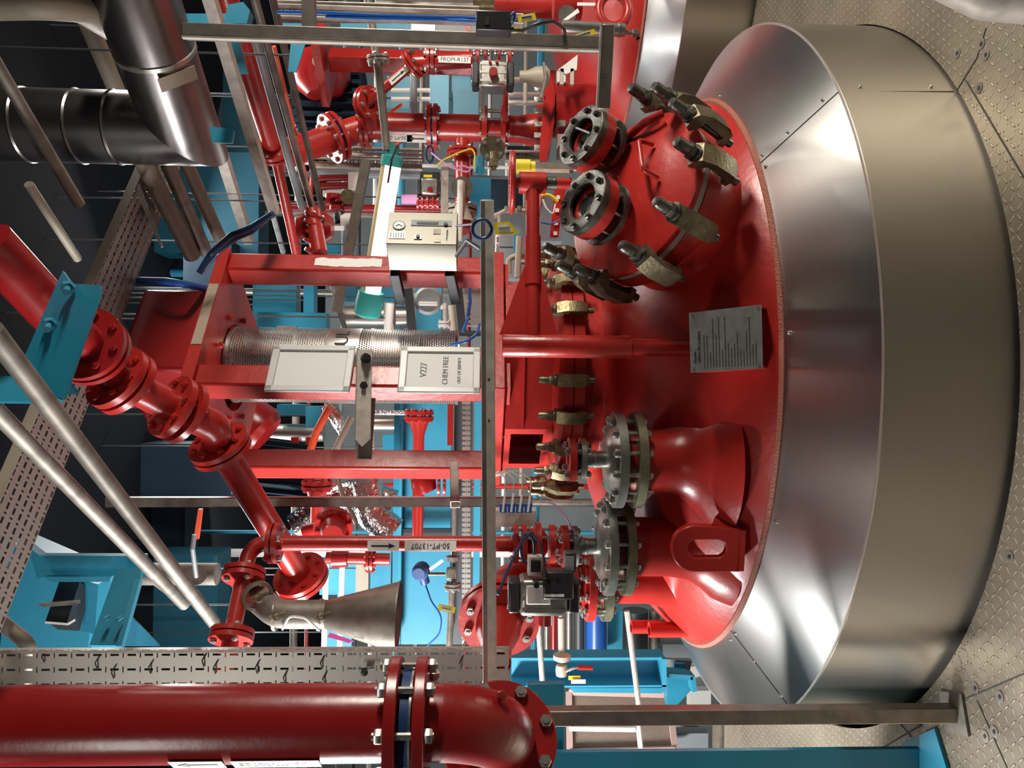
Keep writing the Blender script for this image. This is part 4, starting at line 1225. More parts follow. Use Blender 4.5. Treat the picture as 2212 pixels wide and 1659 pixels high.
# K. dark perforated tray along the a axis
tk = thing('overhead_cable_tray', Pz(180, 800, 3.0), 'wide brown perforated cable tray running diagonally under the dark ceiling', 'cable tray')
c4 = [Pz(300, 385, 3.0), Pz(362, 435, 3.0), Pz(80, 1165, 3.0), Pz(-60, 1270, 3.0)]
pA_, pB_ = Pz(318, 545, 3.0), Pz(233, 545, 3.0); pm = (pA_ + pB_) / 2; hw_ = (pA_ - pB_).dot(fb) / 2
c4 = [pm + fa * 1.0 - fb * hw_, pm + fa * 1.0 + fb * hw_, pm - fa * 3.2 + fb * hw_, pm - fa * 3.2 - fb * hw_]
sheet('tray_bed', c4, 'tray2', '', '', fa, fb, parent=tk)
for s_ in (-1, 1):
    MB().box(pm - fa * 1.1 + fb * hw_ * s_ + Z * .02, (4.2, .002, .04), ax=(fa, fb, Z)).build('tray_side', 'beige', tk)
t2 = thing('overhead_cable_tray', Pz(320, 480, 3.0), 'short slotted tray piece beside the lagged pipes under the big duct', 'cable tray')
sheet('tray_bed', [P(292, 400, 3.6), P(345, 470, 3.5), P(340, 500, 3.4), P(300, 430, 3.45)], 'tray2', '', '', fa, fb, parent=t2)
sheet('tray_side', [P(288, 405, 3.4), P(300, 395, 3.4), P(352, 532, 3.2), P(348, 535, 3.2)], 'pale', '', '', fa, fb, parent=t2)
# cables near the head
cable([(300, 606, 3.4), (360, 608, 3.3), (400, 614, 3.3), (452, 625, 3.5)], .016, 'cablue', 'blue strapped cable bundle entering behind the frame head plate')
cable([(430, 590, 3.2), (455, 548, 3.2), (500, 508, 3.1), (545, 490, 3.05), (590, 462, 3.0)], .013, 'bcable', 'dark blue cable curving from the frame head to the overhead strut end')
cable([(438, 585, 3.25), (470, 545, 3.22), (510, 515, 3.15), (545, 500, 3.1), (580, 470, 3.05)], .010, 'bcable', 'second dark cable beside the dark blue one at the frame head')

# H. blue machine at the lower left
bm_ = thing('blue_hoist_frame', P(200, 1290, 3.2), 'bright blue steel hoist frame with a dark block inside at the lower left', 'machine')
MB().slab([P(60, 1180, 3.3), P(85, 1200, 3.3), P(308, 1201, 3.3), P(312, 1245, 3.3), P(95, 1246, 3.3), P(80, 1250, 3.3)], .05, Yv).build('upper_beam', 'blue', bm_)
MB().slab([P(95, 1246, 3.25), P(240, 1246, 3.25), P(236, 1257, 3.25), P(110, 1257, 3.25)], .03, Yv).build('beam_lip', 'cyan', bm_)
MB().slab([P(252, 1228, 3.22), P(306, 1228, 3.22), P(256, 1394, 3.0), P(193, 1394, 3.0)], .03, Yv).build('cross_beam', 'blue', bm_)
MB().slab([P(292, 1250, 3.18), P(303, 1250, 3.18), P(262, 1396, 2.98), P(250, 1396, 2.98)], .03, Yv).build('beam_edge', 'cyan', bm_)
MB().slab([P(20, 1170, 3.7), P(205, 1250, 3.7), P(190, 1400, 3.7), P(0, 1400, 3.7)], .2, Yv).build('back_box', 'cyan', bm_)
MB().slab([P(175, 1252, 3.45), P(212, 1262, 3.45), P(205, 1370, 3.45), P(165, 1360, 3.45)], .1, Yv).build('inner_panel', 'blue', bm_)
MB().slab([P(128, 1256, 3.4), P(172, 1256, 3.4), P(145, 1345, 3.3), P(98, 1342, 3.3)], .12, Yv).build('dark_block', 'black', bm_)
MB().slab([P(98, 1342, 3.3), P(146, 1346, 3.3), P(147, 1351, 3.3), P(97, 1347, 3.3)], .06, Yv).build('block_end', 'white', bm_)
MB().slab([P(82, 1306, 3.28), P(165, 1300, 3.28), P(166, 1306, 3.28), P(95, 1312, 3.28)], .03, Yv).build('strap', 'tube', bm_)
MB().slab([P(281, 1330, 3.2), P(345, 1396, 3.2), P(262, 1396, 3.2)], .01, Yv).build('gusset', 'cyan', bm_)
for x, y in ((227, 1337), (255, 1338)):
    c = P(x, y, 3.0); MB().cyl(c + Yv * .03, c - Yv * .012, .008, seg=12).build('hole_bolt', 'blue', bm_)
# ball valve beside
bv = thing('ball_valve', P(425, 1245, 3.3), 'steel ball valve with a grey lever behind the bright stainless tube', 'valve')
MB().tube([P(305, 1240, 3.4), P(470, 1240, 3.4)], .048, 28).build('pipe', 'tube', bv)
MB().cyl(P(424, 1242, 3.28), P(424, 1242, 3.40), .042, seg=24).build('body', 'tube', bv)
MB().tube([P(424, 1246, 3.26), P(416, 1185, 3.2), P(420, 1155, 3.2)], .010, 8, .01).build('lever', 'grey', bv)
q = MB().tube([P(340, 1255, 3.4), P(398, 1300, 3.4)], .022, 16); solo(q, 'branch_tube', 'beige', 'short open brown tube end below the ball valve pipe', 'tube')
# hazard post
m_ = MB(); m_.slab([P(428, 1100, 3.9), P(436, 1100, 3.9), P(428, 1165, 3.9), P(418, 1165, 3.9)], .02, Yv)
solo(m_, 'hazard_tape_strip', 'orange', 'short red and white hazard strip behind the upper end of the lever', 'tape')

# M. blue column at the bottom left
bc = thing('blue_column', (-1.3, 2.6, 0), 'massive teal blue steel column with base plate in the bottom left corner', 'column')
c0 = P(1640, 1621, 2.50)
MB().box((c0.x - .25, 2.50 + .01, .70), (.50, .02, 1.40)).build('front_flange', 'blue', bc)
MB().box((c0.x - .30, 2.50 + .16, .70), (.02, .30, 1.40)).build('web', 'blue', bc)
b0 = P(1190, 1476, 2.55)
MB().box((b0.x - .30, 2.56, 1.5 - (1190 - 1036) / 1650 * 2.5), (.60, .03, .125)).build('cross_member', 'blue', bc, bevel=.004)
MB().slab([Pz(1946, 1605, .012), Pz(2018, 1574, .012), Pz(2032, 1620, .012), Pz(2045, 1662, .012), Pz(1940, 1662, .012)], .012, -Z).build('base_plate', 'cyan', bc)
# ------------------------------------------------------------------ background plant
def S_(px, Y): return px * Y / 1650.0
def vp(x0, x1, y, rp, Y, m_, label, name='pipe', cat='pipe', group=None, seg=20):
    A, B = P(x0, y, Y), P(x1, y, Y); B = Vector((A.x, A.y, B.z))
    return solo(MB().cyl(A, B, S_(rp, Y), seg=seg), name, m_, label, cat, group=group)
def hp(x, y0, y1, rp, Y, m_, label, name='pipe', cat='pipe', group=None, x2=None, Y2=None):
    return solo(MB().cyl(P(x, y0, Y), P(x2 or x, y1, Y2 or Y), S_(rp, Y), seg=20), name, m_, label, cat, group=group)
def pb(x0, x1, y0, y1, Y, d, m_, label, name='panel', cat='panel', group=None, parent=None, bevel=0):
    A, B = P(x0, y1, Y), P(x1, y0, Y)
    mb = MB().box(((A.x + B.x) / 2, Y + d / 2, (A.z + B.z) / 2), (abs(B.x - A.x), d, abs(A.z - B.z)))
    if parent is not None: return mb.build(name, m_, parent, bevel=bevel)
    return solo(mb, name, m_, label, cat, group=group, bevel=bevel)
def hang(o, c):
    """thin dark hanger rod from a suspended thing up to the ceiling"""
    MB().cyl(c, Vector((c.x, c.y, 4.1)), .005, seg=8).build('hanger_rod', 'dark', o)
def tbx(pts, rp, m_, label, name='pipe', cat='pipe', bend=None, group=None):
    return solo(MB().tube([P(*p) for p in pts], S_(rp, pts[0][2]), 16, bend), name, m_, label, cat, group=group)

# --- lamp
L0, L1 = P(846, 350, 4.05), P(800, 640, 4.25)
ld = (L1 - L0).normalized(); lr = .052
lm = thing('fluorescent_lamp', (L0 + L1) / 2, 'lit tubular fluorescent lamp with teal end caps hanging across behind the red frame', 'lamp')
xl, yl, zl = basis(ld, Vector((0, -.3, -1)))
def halftube(a0, a1, m_, nm):
    MB().lathe([(lr, 0), (lr, (L1 - L0).length)], L0, ld, 24, a0=a0, a1=a1, hint=Vector((0, -.6, -1))).build(nm, m_, lm, recalc=False)
halftube(radians(-100), radians(88), 'lamp', 'diffuser')
halftube(radians(88), radians(260), 'brasslamp', 'reflector')
MB().lathe([(0, -.09), (.028, -.09), (.032, -.04), (.056, -.03), (.058, .02), (.050, .022)], L0, ld, 32).build('end_cap', 'teal', lm)
MB().lathe([(.050, -.03), (.070, -.025), (.076, .04), (.074, .10), (.06, .115), (0, .118)], L1, ld, 32).build('end_cap', 'teal', lm)
tbx([(790, -30, 3.9), (812, 110, 3.95), (828, 250, 4.0), (836, 325, 4.02)], 9, 'tube', 'greenish steel conduit running from the top edge down to the lit lamp', 'conduit', 'conduit')
fl_ = thing('small_pipe_flange', P(817, 128, 3.9), 'small steel bolted flange joint midway on the lamp conduit', 'flange')
cdir = (P(828, 250, 4.0) - P(812, 110, 3.95)).normalized()
joint(fl_, P(817, 128, 3.93), cdir, .058, .02, .012, .006, 'bolt', 4, .012, 'dark')
tbx([(838, 395, 4.0), (846, 345, 3.95), (858, 315, 3.9)], 2.5, 'black', 'thin black lamp cable hooked beside the upper teal lamp cap', 'cable', 'cable')
# --- brown strut behind the lamp
A, B = P(792, 345, 4.3), P(728, 674, 4.4)
solo(MB().bar(A, B, .05, .05, hint=Z), 'strut_beam', 'strut', 'brown square strut beam running parallel just beyond the lit lamp', 'beam')

# --- second vessel's agitator frame and pipes (upper right background)
f2 = thing('red_frame_post', P(880, 130, 4.7), 'square red agitator frame post of the second vessel behind the small steel flange', 'post')
A, B = P(712, 132, 4.7), P(1022, 134, 4.7)
MB().box((A + B) / 2, (.105, .105, abs(A.z - B.z)), ax=(fa, fb, Z)).build('post', 'red', f2, bevel=.008)
MB().box(P(702, 128, 4.75), (.40, .40, .05), ax=(fa, fb, Z)).build('head_plate', 'red', f2)
mo = thing('agitator_motor', P(720, 180, 5.2), 'dark ribbed motor with red bell housing near the top of the second red frame', 'motor')
c = P(690, 140, 5.2)
MB().lathe([(0, .20), (.12, .20), (.19, .12), (.21, .0), (.16, -.06), (0, -.06)], c, Vector((-1, 0, -.2)), 40).build('bell_housing', 'red2', mo)
mb = MB(); c = P(715, 215, 5.5); mb.cyl(c - Z * .24, c + Z * .24, .2, seg=28)
for k in range(22):
    a = 2 * pi * k / 22; mb.box(c + Vector((cos(a), sin(a), 0)) * .215, (.05, .008, .46), ax=(Vector((cos(a), sin(a), 0)), Vector((-sin(a), cos(a), 0)), Z))
mb.build('ribbed_body', 'darkwall', mo)
MB().ring(P(690, 132, 4.95), Vector((0, -1, .1)), .045, .03, .02, 24).build('eye_ring', 'tube', mo)
# left agitator motor
mo = thing('agitator_motor', P(560, 950, 4.6), 'blue grey ribbed motor with dark red bowl left of the perforated guard', 'motor')
c = P(556, 930, 4.5)
MB().lathe([(0, -.17), (.12, -.16), (.155, -.10), (.16, .02), (.13, .06), (0, .06)], c, Vector((-.6, 0, -.75)), 36).build('bowl', 'red2', mo)
mb = MB(); c = P(598, 1018, 4.9); ax_ = Vector((.15, -.3, 1)).normalized(); mb.cyl(c - ax_ * .2, c + ax_ * .25, .17, seg=24)
x_, y_, z_ = basis(ax_)
for k in range(20):
    a = 2 * pi * k / 20; r_ = x_ * cos(a) + y_ * sin(a)
    mb.box(c + r_ * .185, (.04, .008, .42), ax=(r_, z_.cross(r_), z_))
mb.build('ribbed_body', 'darkwall', mo)

# main 150 mm red pipe at the right
rx = P(980, 276, 4.75); r1 = .082
big = thing('right_red_pipe', P(1165, 276, 4.75), 'thick vertical red flanged pipe standing on the red plate at the right background', 'pipe')
def rz(px): return P(px, 276, 4.75).z
def rv(px): return Vector((rx.x, rx.y, rz(px)))
MB().tube([rv(1042), rv(800), P(735, 292, 4.7), P(655, 320, 4.6), P(600, 340, 4.5)], r1, 32, .15).build('pipe', 'red', big)
MB().lathe([(r1, 0), (r1, -.10), (.095, -.17), (.115, -.26), (.12, -.27)], rv(1085), Z, 32).build('flared_spool', 'red', big)
joint(big, rv(935), Z, .14, r1, .024, .012, 'red', 8, .014, 'navy', 'bolt')
MB().ring(rv(1046), Z, .135, .05, .03, 36).build('flange', 'red', big); q = MB().ring(rv(1086), Z, .135, .05, .03, 36).build('flange', 'red', big)
MB().cyl(rv(1046), rv(1086), .055, seg=28).build('window_spool', 'red_bright', big)
bolts(q, rv(1066), Z, .115, 8, .012, rz(1040) - rz(1092), 'bolt', .2)
MB().ring(rv(1162), Z, .15, .05, .03, 36).build('flange', 'red', big)
d_ = (P(735, 292, 4.7) - P(655, 320, 4.6)).normalized()
joint(big, P(722, 297, 4.68), d_, .15, r1, .022, .020, 'red', 8, .015, 'navy', 'bolt')
joint(big, rv(790), Z, .135, r1, .02, .014, 'red', 8, .014, 'navy', 'bolt')
sticker(big, rv(1000) * 0 + P(900, 300, 4.75 - .085) , -X, Z, .12, .045, arrow='fwd')
sticker(big, P(860, 298, 4.75 - .085), -X, Z, .17, .045, '150-PT-23', size=.032)
br2 = thing('red_branch_pipe', P(797, 222, 4.55), 'thin slanting red branch pipe with an arrow label between two flanged elbows', 'pipe')
q0, q1, q2, q3 = P(800, 270, 4.65), P(794, 222, 4.5), P(893, 136, 4.35), P(1020, 129, 4.35)
MB().tube([q0, q1 + (q0 - q1) * .3], .055, 24).build('stub', 'red', br2)
dd_ = (q2 - q1).normalized()
MB().tube([q1, q2], .028, 24).build('pipe', 'red', br2)
joint(br2, q1, (dd_ * .5 - X * .3 + Z * .1).normalized(), .095, .04, .02, .01, 'red', 6, .013, 'dark', 'bolt')
joint(br2, q2, dd_, .085, .03, .016, .006, 'red', 6, .013, 'red2', 'bolt')
MB().tube([q2, lerp(q2, q3, .2), q3], .045, 24, .03).build('elbow', 'red', br2)
joint(br2, P(930, 129, 4.35), Z, .08, .035, .018, .008, 'red', 4, .013, 'red2', 'bolt')
sm = P(862, 168, 4.38); 
sticker(br2, sm + Vector((0, -.03, 0)), dd_.cross(Vector((0, -1, 0))) * -1, dd_, .13, .035, arrow='fwd')
fr = P(982, 129, 4.30)
# label reads along the photograph's horizontal
sticker(br2, fr - Yv * .0, X, -Z, .18, .036, 'FROM-R137', size=.033)
for k, xx in enumerate((1032, 1048, 1078, 1100)):
    MB().ring(P(xx, 129, 4.35), Z, .07, .02, .016, 28).build('flange', 'red', br2)
    bolts(br2, P(xx, 129, 4.35), Z, .056, 4, .011, .03, 'bolt', .6)

def actuator(px0, px1, py0, py1, Y, label, body='bolt', knob=True, extra=True, big_=False, m_end='black'):
    A, B = P(px0, (py0 + py1) / 2, Y), P(px1, (py0 + py1) / 2, Y)
    L = abs(A.z - B.z); w = S_(py1 - py0, Y); c = (A + B) / 2
    r = thing('valve_actuator', c, label, 'valve actuator')
    e = L * .16
    MB().box(c, (w, w * .95, L - 2 * e)).build('body', body, r, bevel=w * .12)
    for s_ in (-1, 1):
        MB().box(c + Z * s_ * (L / 2 - e / 2), (w * .85, w * .85, e)).build('end_cap', m_end, r, bevel=w * .06)
        for t in (-1, 1):
            q = c + Z * s_ * (L / 2) + X * t * w * .28 - Yv * w * .28
            MB().hexn(q - Z * .004 * s_, Z * s_, w * .06, w * .06).build('screw', 'bolt', r)
    for k in range(3):
        MB().box(c + Vector(((-.3 + .3 * k) * w, -w * .48, 0)), (w * .08, w * .03, L - 2.4 * e)).build('rib', body, r)
    return r, c, w, L
ac, c, w, L = actuator(1097, 1248, 1244, 1322, 2.62, 'large grey quarter turn valve actuator with black end caps left of the nozzles', 'flange')
MB().box(c + Vector((w * .12, -w * .35, .02)), (w * .5, w * .5, L * .34)).build('white_cover', 'white', ac, bevel=.004)
MB().box(c + Vector((w * .40, -w * .40, -.045)), (w * .75, w * .55, L * .42)).build('solenoid_block', 'black', ac, bevel=.006)
MB().box(c + Vector((w * .15, -w * .70, -.03)), (w * .07, .002, L * .28)).build('label_strip', 'label', ac)
for k in range(3): MB().cyl(c + Vector((w * .45, -w * .6, .03 - .03 * k)), c + Vector((w * .45, -w * .82, .03 - .03 * k)), .010, seg=12).build('fitting', 'black', ac)
MB().cyl(c + Vector((-w * .45, 0, -.01)), c + Vector((-w * .85, 0, -.01)), .024, seg=24).build('position_knob', 'red2', ac)
MB().box(c + Vector((w * .85, -.02, .03)), (w * .5, w * .4, L * .2)).build('limit_switch_frame', 'white', ac)
MB().box(c + Vector((w * .88, -.05, .03)), (w * .3, w * .2, L * .14)).build('limit_switch', 'black', ac)
MB().box(c + Vector((w * .95, -.02, -.09)), (w * .55, w * .4, L * .16)).build('junction_block', 'dark', ac, bevel=.004)
MB().box(c + Vector((w * .95, -.055, -.085)), (w * .4, .004, L * .12)).build('rating_sticker', 'grey', ac)
ac, c, w, L = actuator(1020, 1110, 138, 196, 4.1, 'silver valve actuator with red screw knobs under the FROM-R137 label pipe', 'bolt')
MB().cyl(c + Vector((-.01, -w * .4, 0)), c + Vector((-.01, -w * .75, 0)), .022, seg=20).build('position_knob', 'red2', ac)
for s_ in (-1, 1): MB().cyl(c + Vector((w * .36, -w * .4, s_ * .018)), c + Vector((w * .36, -w * .6, s_ * .018)), .008, seg=10).build('port_plug', 'red', ac)
ac, c, w, L = actuator(902, 955, 388, 424, 4.4, 'small silver actuator with a yellow tag above the lilac capped valve', 'bolt')
MB().box(c + Vector((w * .65, 0, 0)), (w * .5, w * .6, L * .8)).build('switch_housing', 'black', ac, bevel=.004)
MB().box(c + Vector((w * .62, -w * .32, .01)), (w * .16, .004, L * .35)).build('yellow_tag', 'yellow', ac)
MB().cyl(c + Vector((-w * .25, -w * .4, -.005)), c + Vector((-w * .25, -w * .6, -.005)), .016, seg=18).build('position_knob', 'red2', ac)
vs = thing('lilac_capped_valve', P(925, 440, 4.4), 'short stack of red valve flanges with a lilac plastic cap', 'valve')
for xx in (903, 913, 924, 936, 946):
    MB().ring(P(xx, 438, 4.42), Z, .045, .01, .012, 24).build('flange', 'red', vs)
MB().cyl(P(903, 438, 4.42), P(948, 438, 4.42), .03, seg=20).build('body', 'red', vs)
MB().cyl(P(868, 431, 4.4), P(902, 431, 4.4), .028, seg=20).build('cap', 'lilac', vs)

# slanted red base plate of the neighbouring valve group
pl = thing('red_flange_plate', P(1180, 250, 4.4), 'large red bolted flange plate carrying the thick vertical pipe at the right background', 'flange')
MB().slab([P(1178, 150, 4.75), P(1200, 152, 4.75), P(1198, 260, 4.4), P(1180, 348, 4.3), P(1163, 345, 4.3), P(1172, 260, 4.4)], .5, Yv).build('plate', 'red', pl)
for yy in (190, 215, 240, 268, 292, 318):
    MB().hexn(P(1172, yy, 4.5), Z, .018, .05).build('nut', 'bolt', pl)
for yy, mm in ((168, 'white'), (215, 'tube'), (262, 'tube'), (305, 'white'), (335, 'tube')):
    MB().box(P(1212, yy, 4.6), (.07, .05, .05)).build('clamp', mm, pl)
MB().cyl(P(1196, 240, 4.7), P(1290, 240, 4.7), .16, seg=30).build('neck', 'red2', pl)
MB().slab([P(1206, 150, 4.4), P(1248, 118, 4.4), P(1246, 150, 4.4), P(1222, 160, 4.4)], .02, Yv).build('paper_wrap', 'label', pl)
for xx in (1210, 1232): pb(xx, xx + 8, 148, 182, 4.4, .03, 'pale', '', 'gasket_end', parent=pl)
# second vessel's lug + fittings
lg = thing('second_vessel_lug', P(1325, 30, 4.9), 'red ring shaped lifting lug on the second vessel at the top edge', 'lifting lug')
mb = MB(); c = P(1325, 22, 4.35)
mb.tube([c + Vector((cos(a * pi / 12) * .095, 0, sin(a * pi / 12) * .085)) for a in range(-2, 27)], .028, 12, caps=True)
mb.build('ring', 'red', lg)
MB().cyl(P(1222, 58, 3.4), P(1352, 75, 3.4), .038, seg=24)
hv = thing('steel_cylinder_tube', P(1290, 68, 3.0), 'horizontal shiny steel cylinder with a yellow tag above the V333 strut', 'cylinder')
MB().cyl(P(1215, 58, 2.6), P(1350, 66, 2.6), S_(14, 2.6), seg=28).build('tube', 'bolt', hv)
MB().ring(P(1338, 65, 2.6), Z, S_(15.5, 2.6), .01, .01, 28).build('end_ring', 'steel', hv)
MB().cyl(P(1352, 70, 2.6), P(1382, 73, 2.6), .007, seg=10).build('needle', 'bolt', hv)
MB().hexn(P(1366, 71, 2.6), -Z, .014, .02).build('nut', 'steel', hv)
MB().slab([P(1376, 75, 2.6), P(1384, 82, 2.6), P(1374, 88, 2.6)], .004, Yv).build('handle', 'black', hv)
for pts, tx, nm in (([(1118, 34, 2.3), (1155, 27, 2.3), (1159, 42, 2.3), (1120, 47, 2.3)], 0, 'beside the junction box gland'),
                ([(1232, 78, 2.3), (1283, 62, 2.3), (1289, 72, 2.3), (1240, 86, 2.3)], 0, 'lying against the steel cylinder'),
                ([(1066, 482, 2.25), (1100, 478, 2.25), (1122, 505, 2.25), (1070, 506, 2.25)], 0, 'at the dark cable loop on the rail'),
                ([(948, 1304, 2.9), (984, 1312, 2.9), (982, 1325, 2.9), (946, 1318, 2.9)], 0, 'hanging on the pipe in front of the bright blue girder')):
    t_ = thing('yellow_cable_tag', P(*pts[0]), 'yellow cable tag ' + nm, 'tag')
    W4 = [P(*p) for p in pts]; MB().slab(W4, .002, Yv).build('tag', 'yellow', t_)
    cc_ = sum(W4, Vector()) / 4; MB().slab([lerp(cc_, p, .6) - Yv * .002 for p in W4], .001, Yv).build('panel', 'label', t_)
    MB().bar(lerp(W4[0], W4[3], .5) * .6 + cc_ * .4 - Yv * .004, lerp(W4[1], W4[2], .5) * .55 + cc_ * .45 - Yv * .004, .006, .001, hint=Z).build('print', 'ink', t_)
# red valve and conduits over the top
vs = thing('red_valve_block', P(1225, 18, 3.6), 'red valve body with steel cap and white tag at the top edge', 'valve')
MB().cyl(P(1195, 10, 3.6), P(1255, 10, 3.6), .07, seg=24).build('body', 'red', vs)
MB().cyl(P(1225, 32, 3.45), P(1225, 32, 3.6), .04, seg=24).build('cap', 'bolt', vs)
MB().slab([P(1247, 5, 3.4), P(1286, 6, 3.4), P(1286, 12, 3.4), P(1247, 12, 3.4)], .003, Yv).build('white_tag', 'label', vs)
MB().slab([P(1217, 42, 3.3), P(1248, 18, 3.3), P(1252, 26, 3.3), P(1222, 46, 3.3)], .003, Yv).build('white_tag', 'label', vs)
g2 = solo(MB().cyl(P(815, -4, 4.2), P(1022, 0, 4.2), S_(18, 4.2), seg=32), 'perforated_guard_tube', 'strut', 'dark perforated guard tube lying along the top edge', 'guard')
solo(MB().cyl(P(1022, 4, 4.0), P(1066, 4, 4.0), S_(17, 4.0), seg=24), 'brass_coupling', 'brass', 'yellow brass coupling at the top edge beside the perforated tube', 'coupling')
vp(1068, 1200, 10, 26, 4.4, 'red', 'wide red pipe body crossing the top edge over the black junction box')

# trays running vertically at the upper right
def tray_v(x0, x1, y0, y1, Y, label, m_='tray', d=.04):
    A, B, C, D = P(x0, y0, Y), P(x1, y0, Y), P(x1, y1, Y), P(x0, y1, Y)
    r = thing('cable_tray', (A + C) / 2, label, 'cable tray')
    MB().slab([A, B, C, D], .002).build('tray_bed', m_, r, uvbox=(Z, X), smooth=False)
    for q0, q1 in ((A, B), (D, C)):
        MB().box((q0 + q1) / 2 - Yv * d / 2, (.004, d, abs(q0.z - q1.z))).build('tray_side', 'pale', r)
    return r
tray_v(598, 1035, 16, 24, 3.6, 'narrow pale slotted tray above the blue cable bundle at the top right', 'tray2')
tray_v(600, 1130, 30, 50, 3.7, 'dark slotted tray below the blue cable bundle at the top right', 'tray')
tray_v(675, 912, 322, 342, 5.0, 'dark slotted tray crossing behind the upper lamp cap, upper of two', 'tray')
tray_v(675, 912, 346, 366, 5.0, 'dark slotted tray crossing behind the upper lamp cap, lower of two', 'tray2')
pb(675, 915, 366, 372, 5.1, .05, 'grey', 'long grey rail under the twin dark trays behind the lamp', 'rail_bar', 'rail')
tray_v(998, 1016, 868, 1400, 4.2, 'white dotted slotted tray behind the red posts, left part', 'tray')
tray_v(1000, 1040, 618, 705, 4.2, 'white dotted slotted tray between the right post and the guard', 'tray')
tray_v(1090, 1165, 330, 352, 4.2, 'beige slotted tray behind the red handwheel', 'tray2')
# blue steelwork
def blu(x0, x1, y0, y1, Y, label, m_='cyan', d=.12, nm='blue_girder'):
    o = pb(x0, x1, y0, y1, Y, d, m_, label, nm, 'girder'); hang(o, P((x0 + x1) / 2, (y0 + y1) / 2, Y) + Yv * d * .8); return o
bg = thing('bright_blue_girder', P(920, 1130, 5.0), 'large bright blue girder web with flanges crossing behind the left posts', 'girder')
pb(866, 976, 868, 1392, 5.0, .1, 'cyan', '', 'web', parent=bg)
pb(846, 866, 868, 1392, 4.9, .2, 'blue', '', 'upper_flange', parent=bg)
pb(858, 870, 868, 1392, 4.85, .06, 'cyan', '', 'flange_edge', parent=bg)
pb(1020, 1040, 868, 1392, 5.0, .2, 'cyan', '', 'lower_flange', parent=bg)
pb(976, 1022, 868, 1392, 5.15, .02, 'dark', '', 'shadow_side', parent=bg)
pb(895, 912, 1090, 1146, 4.95, .04, 'blue', '', 'cross_tab', parent=bg)
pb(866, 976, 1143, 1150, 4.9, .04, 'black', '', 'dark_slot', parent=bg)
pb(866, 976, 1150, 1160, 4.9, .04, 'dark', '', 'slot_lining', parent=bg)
blu(898, 955, 560, 720, 5.2, 'cyan blue column behind the round pale transmitter')
blu(815, 852, 600, 660, 5.4, 'short cyan panel right behind the teal lamp head')
blu(742, 768, 600, 650, 5.4, 'small cyan panel above the teal lamp head')
blu(545, 640, 612, 700, 5.6, 'dull blue panel under the frame head plate at the right', 'blue')
blu(655, 678, 615, 676, 5.2, 'narrow bright blue stanchion beside the overhead tube')
blu(555, 705, 676, 706, 4.9, 'bright blue channel ending in a point beside the perforated guard')
blu(598, 660, 874, 896, 5.2, 'cyan lintel left of the guard below the motor')
blu(660, 692, 878, 922, 4.9, 'cyan box end left of the guard')
blu(690, 835, 1212, 1285, 5.6, 'turquoise panel behind the two white pipes')
blu(800, 845, 1180, 1290, 5.3, 'deep blue stanchion left of the bright girder', 'blue')
blu(826, 868, 940, 1000, 5.3, 'dark blue box between the nitrogen pipe and the girder', 'blue')
blu(933, 984, 70, 112, 5.6, 'small cyan upright behind the steel conduit flange')
blu(927, 970, 158, 250, 5.4, 'cyan column between the two vertical red pipes')
blu(975, 1034, 158, 252, 5.6, 'dull blue column beside the silver actuator', 'blue')
blu(1010, 1060, 384, 462, 5.2, 'flat sky blue door panel left of the red handwheel')
blu(800, 835, 308, 322, 5.3, 'tiny cyan bracket just above the twin dark trays')
blu(1110, 1125, 505, 552, 4.6, 'slim cyan upright beside the vent air label')
blu(700, 760, 1350, 1400, 5.4, 'turquoise panel low behind the steel horn', 'cyan')
blu(835, 885, 165, 250, 5.6, 'dull blue web behind the slanting branch pipe', 'blue')
blu(600, 652, 44, 62, 4.6, 'cyan bar end at the top beside the brown strut stub', 'cyan')
blu(735, 905, 50, 75, 5.4, 'dim blue hood behind the top trays', 'blue')
# dark upper structure
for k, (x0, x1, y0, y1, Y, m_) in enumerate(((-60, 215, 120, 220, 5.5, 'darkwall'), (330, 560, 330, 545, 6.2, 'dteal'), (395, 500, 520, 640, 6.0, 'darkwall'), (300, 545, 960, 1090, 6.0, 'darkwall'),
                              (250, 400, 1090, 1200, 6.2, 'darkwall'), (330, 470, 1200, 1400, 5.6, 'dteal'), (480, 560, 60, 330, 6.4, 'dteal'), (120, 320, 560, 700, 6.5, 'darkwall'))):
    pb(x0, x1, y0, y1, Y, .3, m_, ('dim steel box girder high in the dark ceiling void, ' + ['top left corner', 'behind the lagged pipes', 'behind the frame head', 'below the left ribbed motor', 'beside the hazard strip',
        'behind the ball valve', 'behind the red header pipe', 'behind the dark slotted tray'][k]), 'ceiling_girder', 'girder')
# pipes in the middle
tbx([(705, 1212, 4.6), (700, 1400, 4.6)], 6, 'white', 'left one of two thin white pipes behind the slim red pipe', 'white_pipe', 'pipe')
tbx([(740, 1212, 4.6), (734, 1400, 4.6)], 6, 'white', 'right one of two thin white pipes behind the slim red pipe', 'white_pipe', 'pipe')
pb(768, 796, 1210, 1285, 5.0, .1, 'beige', 'grey beige upright beside the white pipes', 'upright', 'post')
vp(798, 880, 891, 5, 4.6, 'label', 'white nitrogen service pipe lettered BAR NITROGEN', 'nitrogen_pipe', 'pipe')
NP = bpy.data.objects['nitrogen_pipe']
text('6 BAR NITROGEN', 'lettering', P(838, 891, 4.6) - Yv * .0152, -Z, X, .034, 'ink', NP)
solo(MB().cyl(P(806, 915, 5.0), P(872, 915, 5.0), S_(17, 5.0), seg=24), 'steel_drum', 'steel', 'stainless drum end behind the nitrogen pipe', 'drum')
solo(MB().cyl(P(560, 935, 5.3), P(700, 935, 5.3), S_(19, 5.3), seg=24), 'steel_drum', 'steel', 'long horizontal stainless drum left of the guard', 'drum')
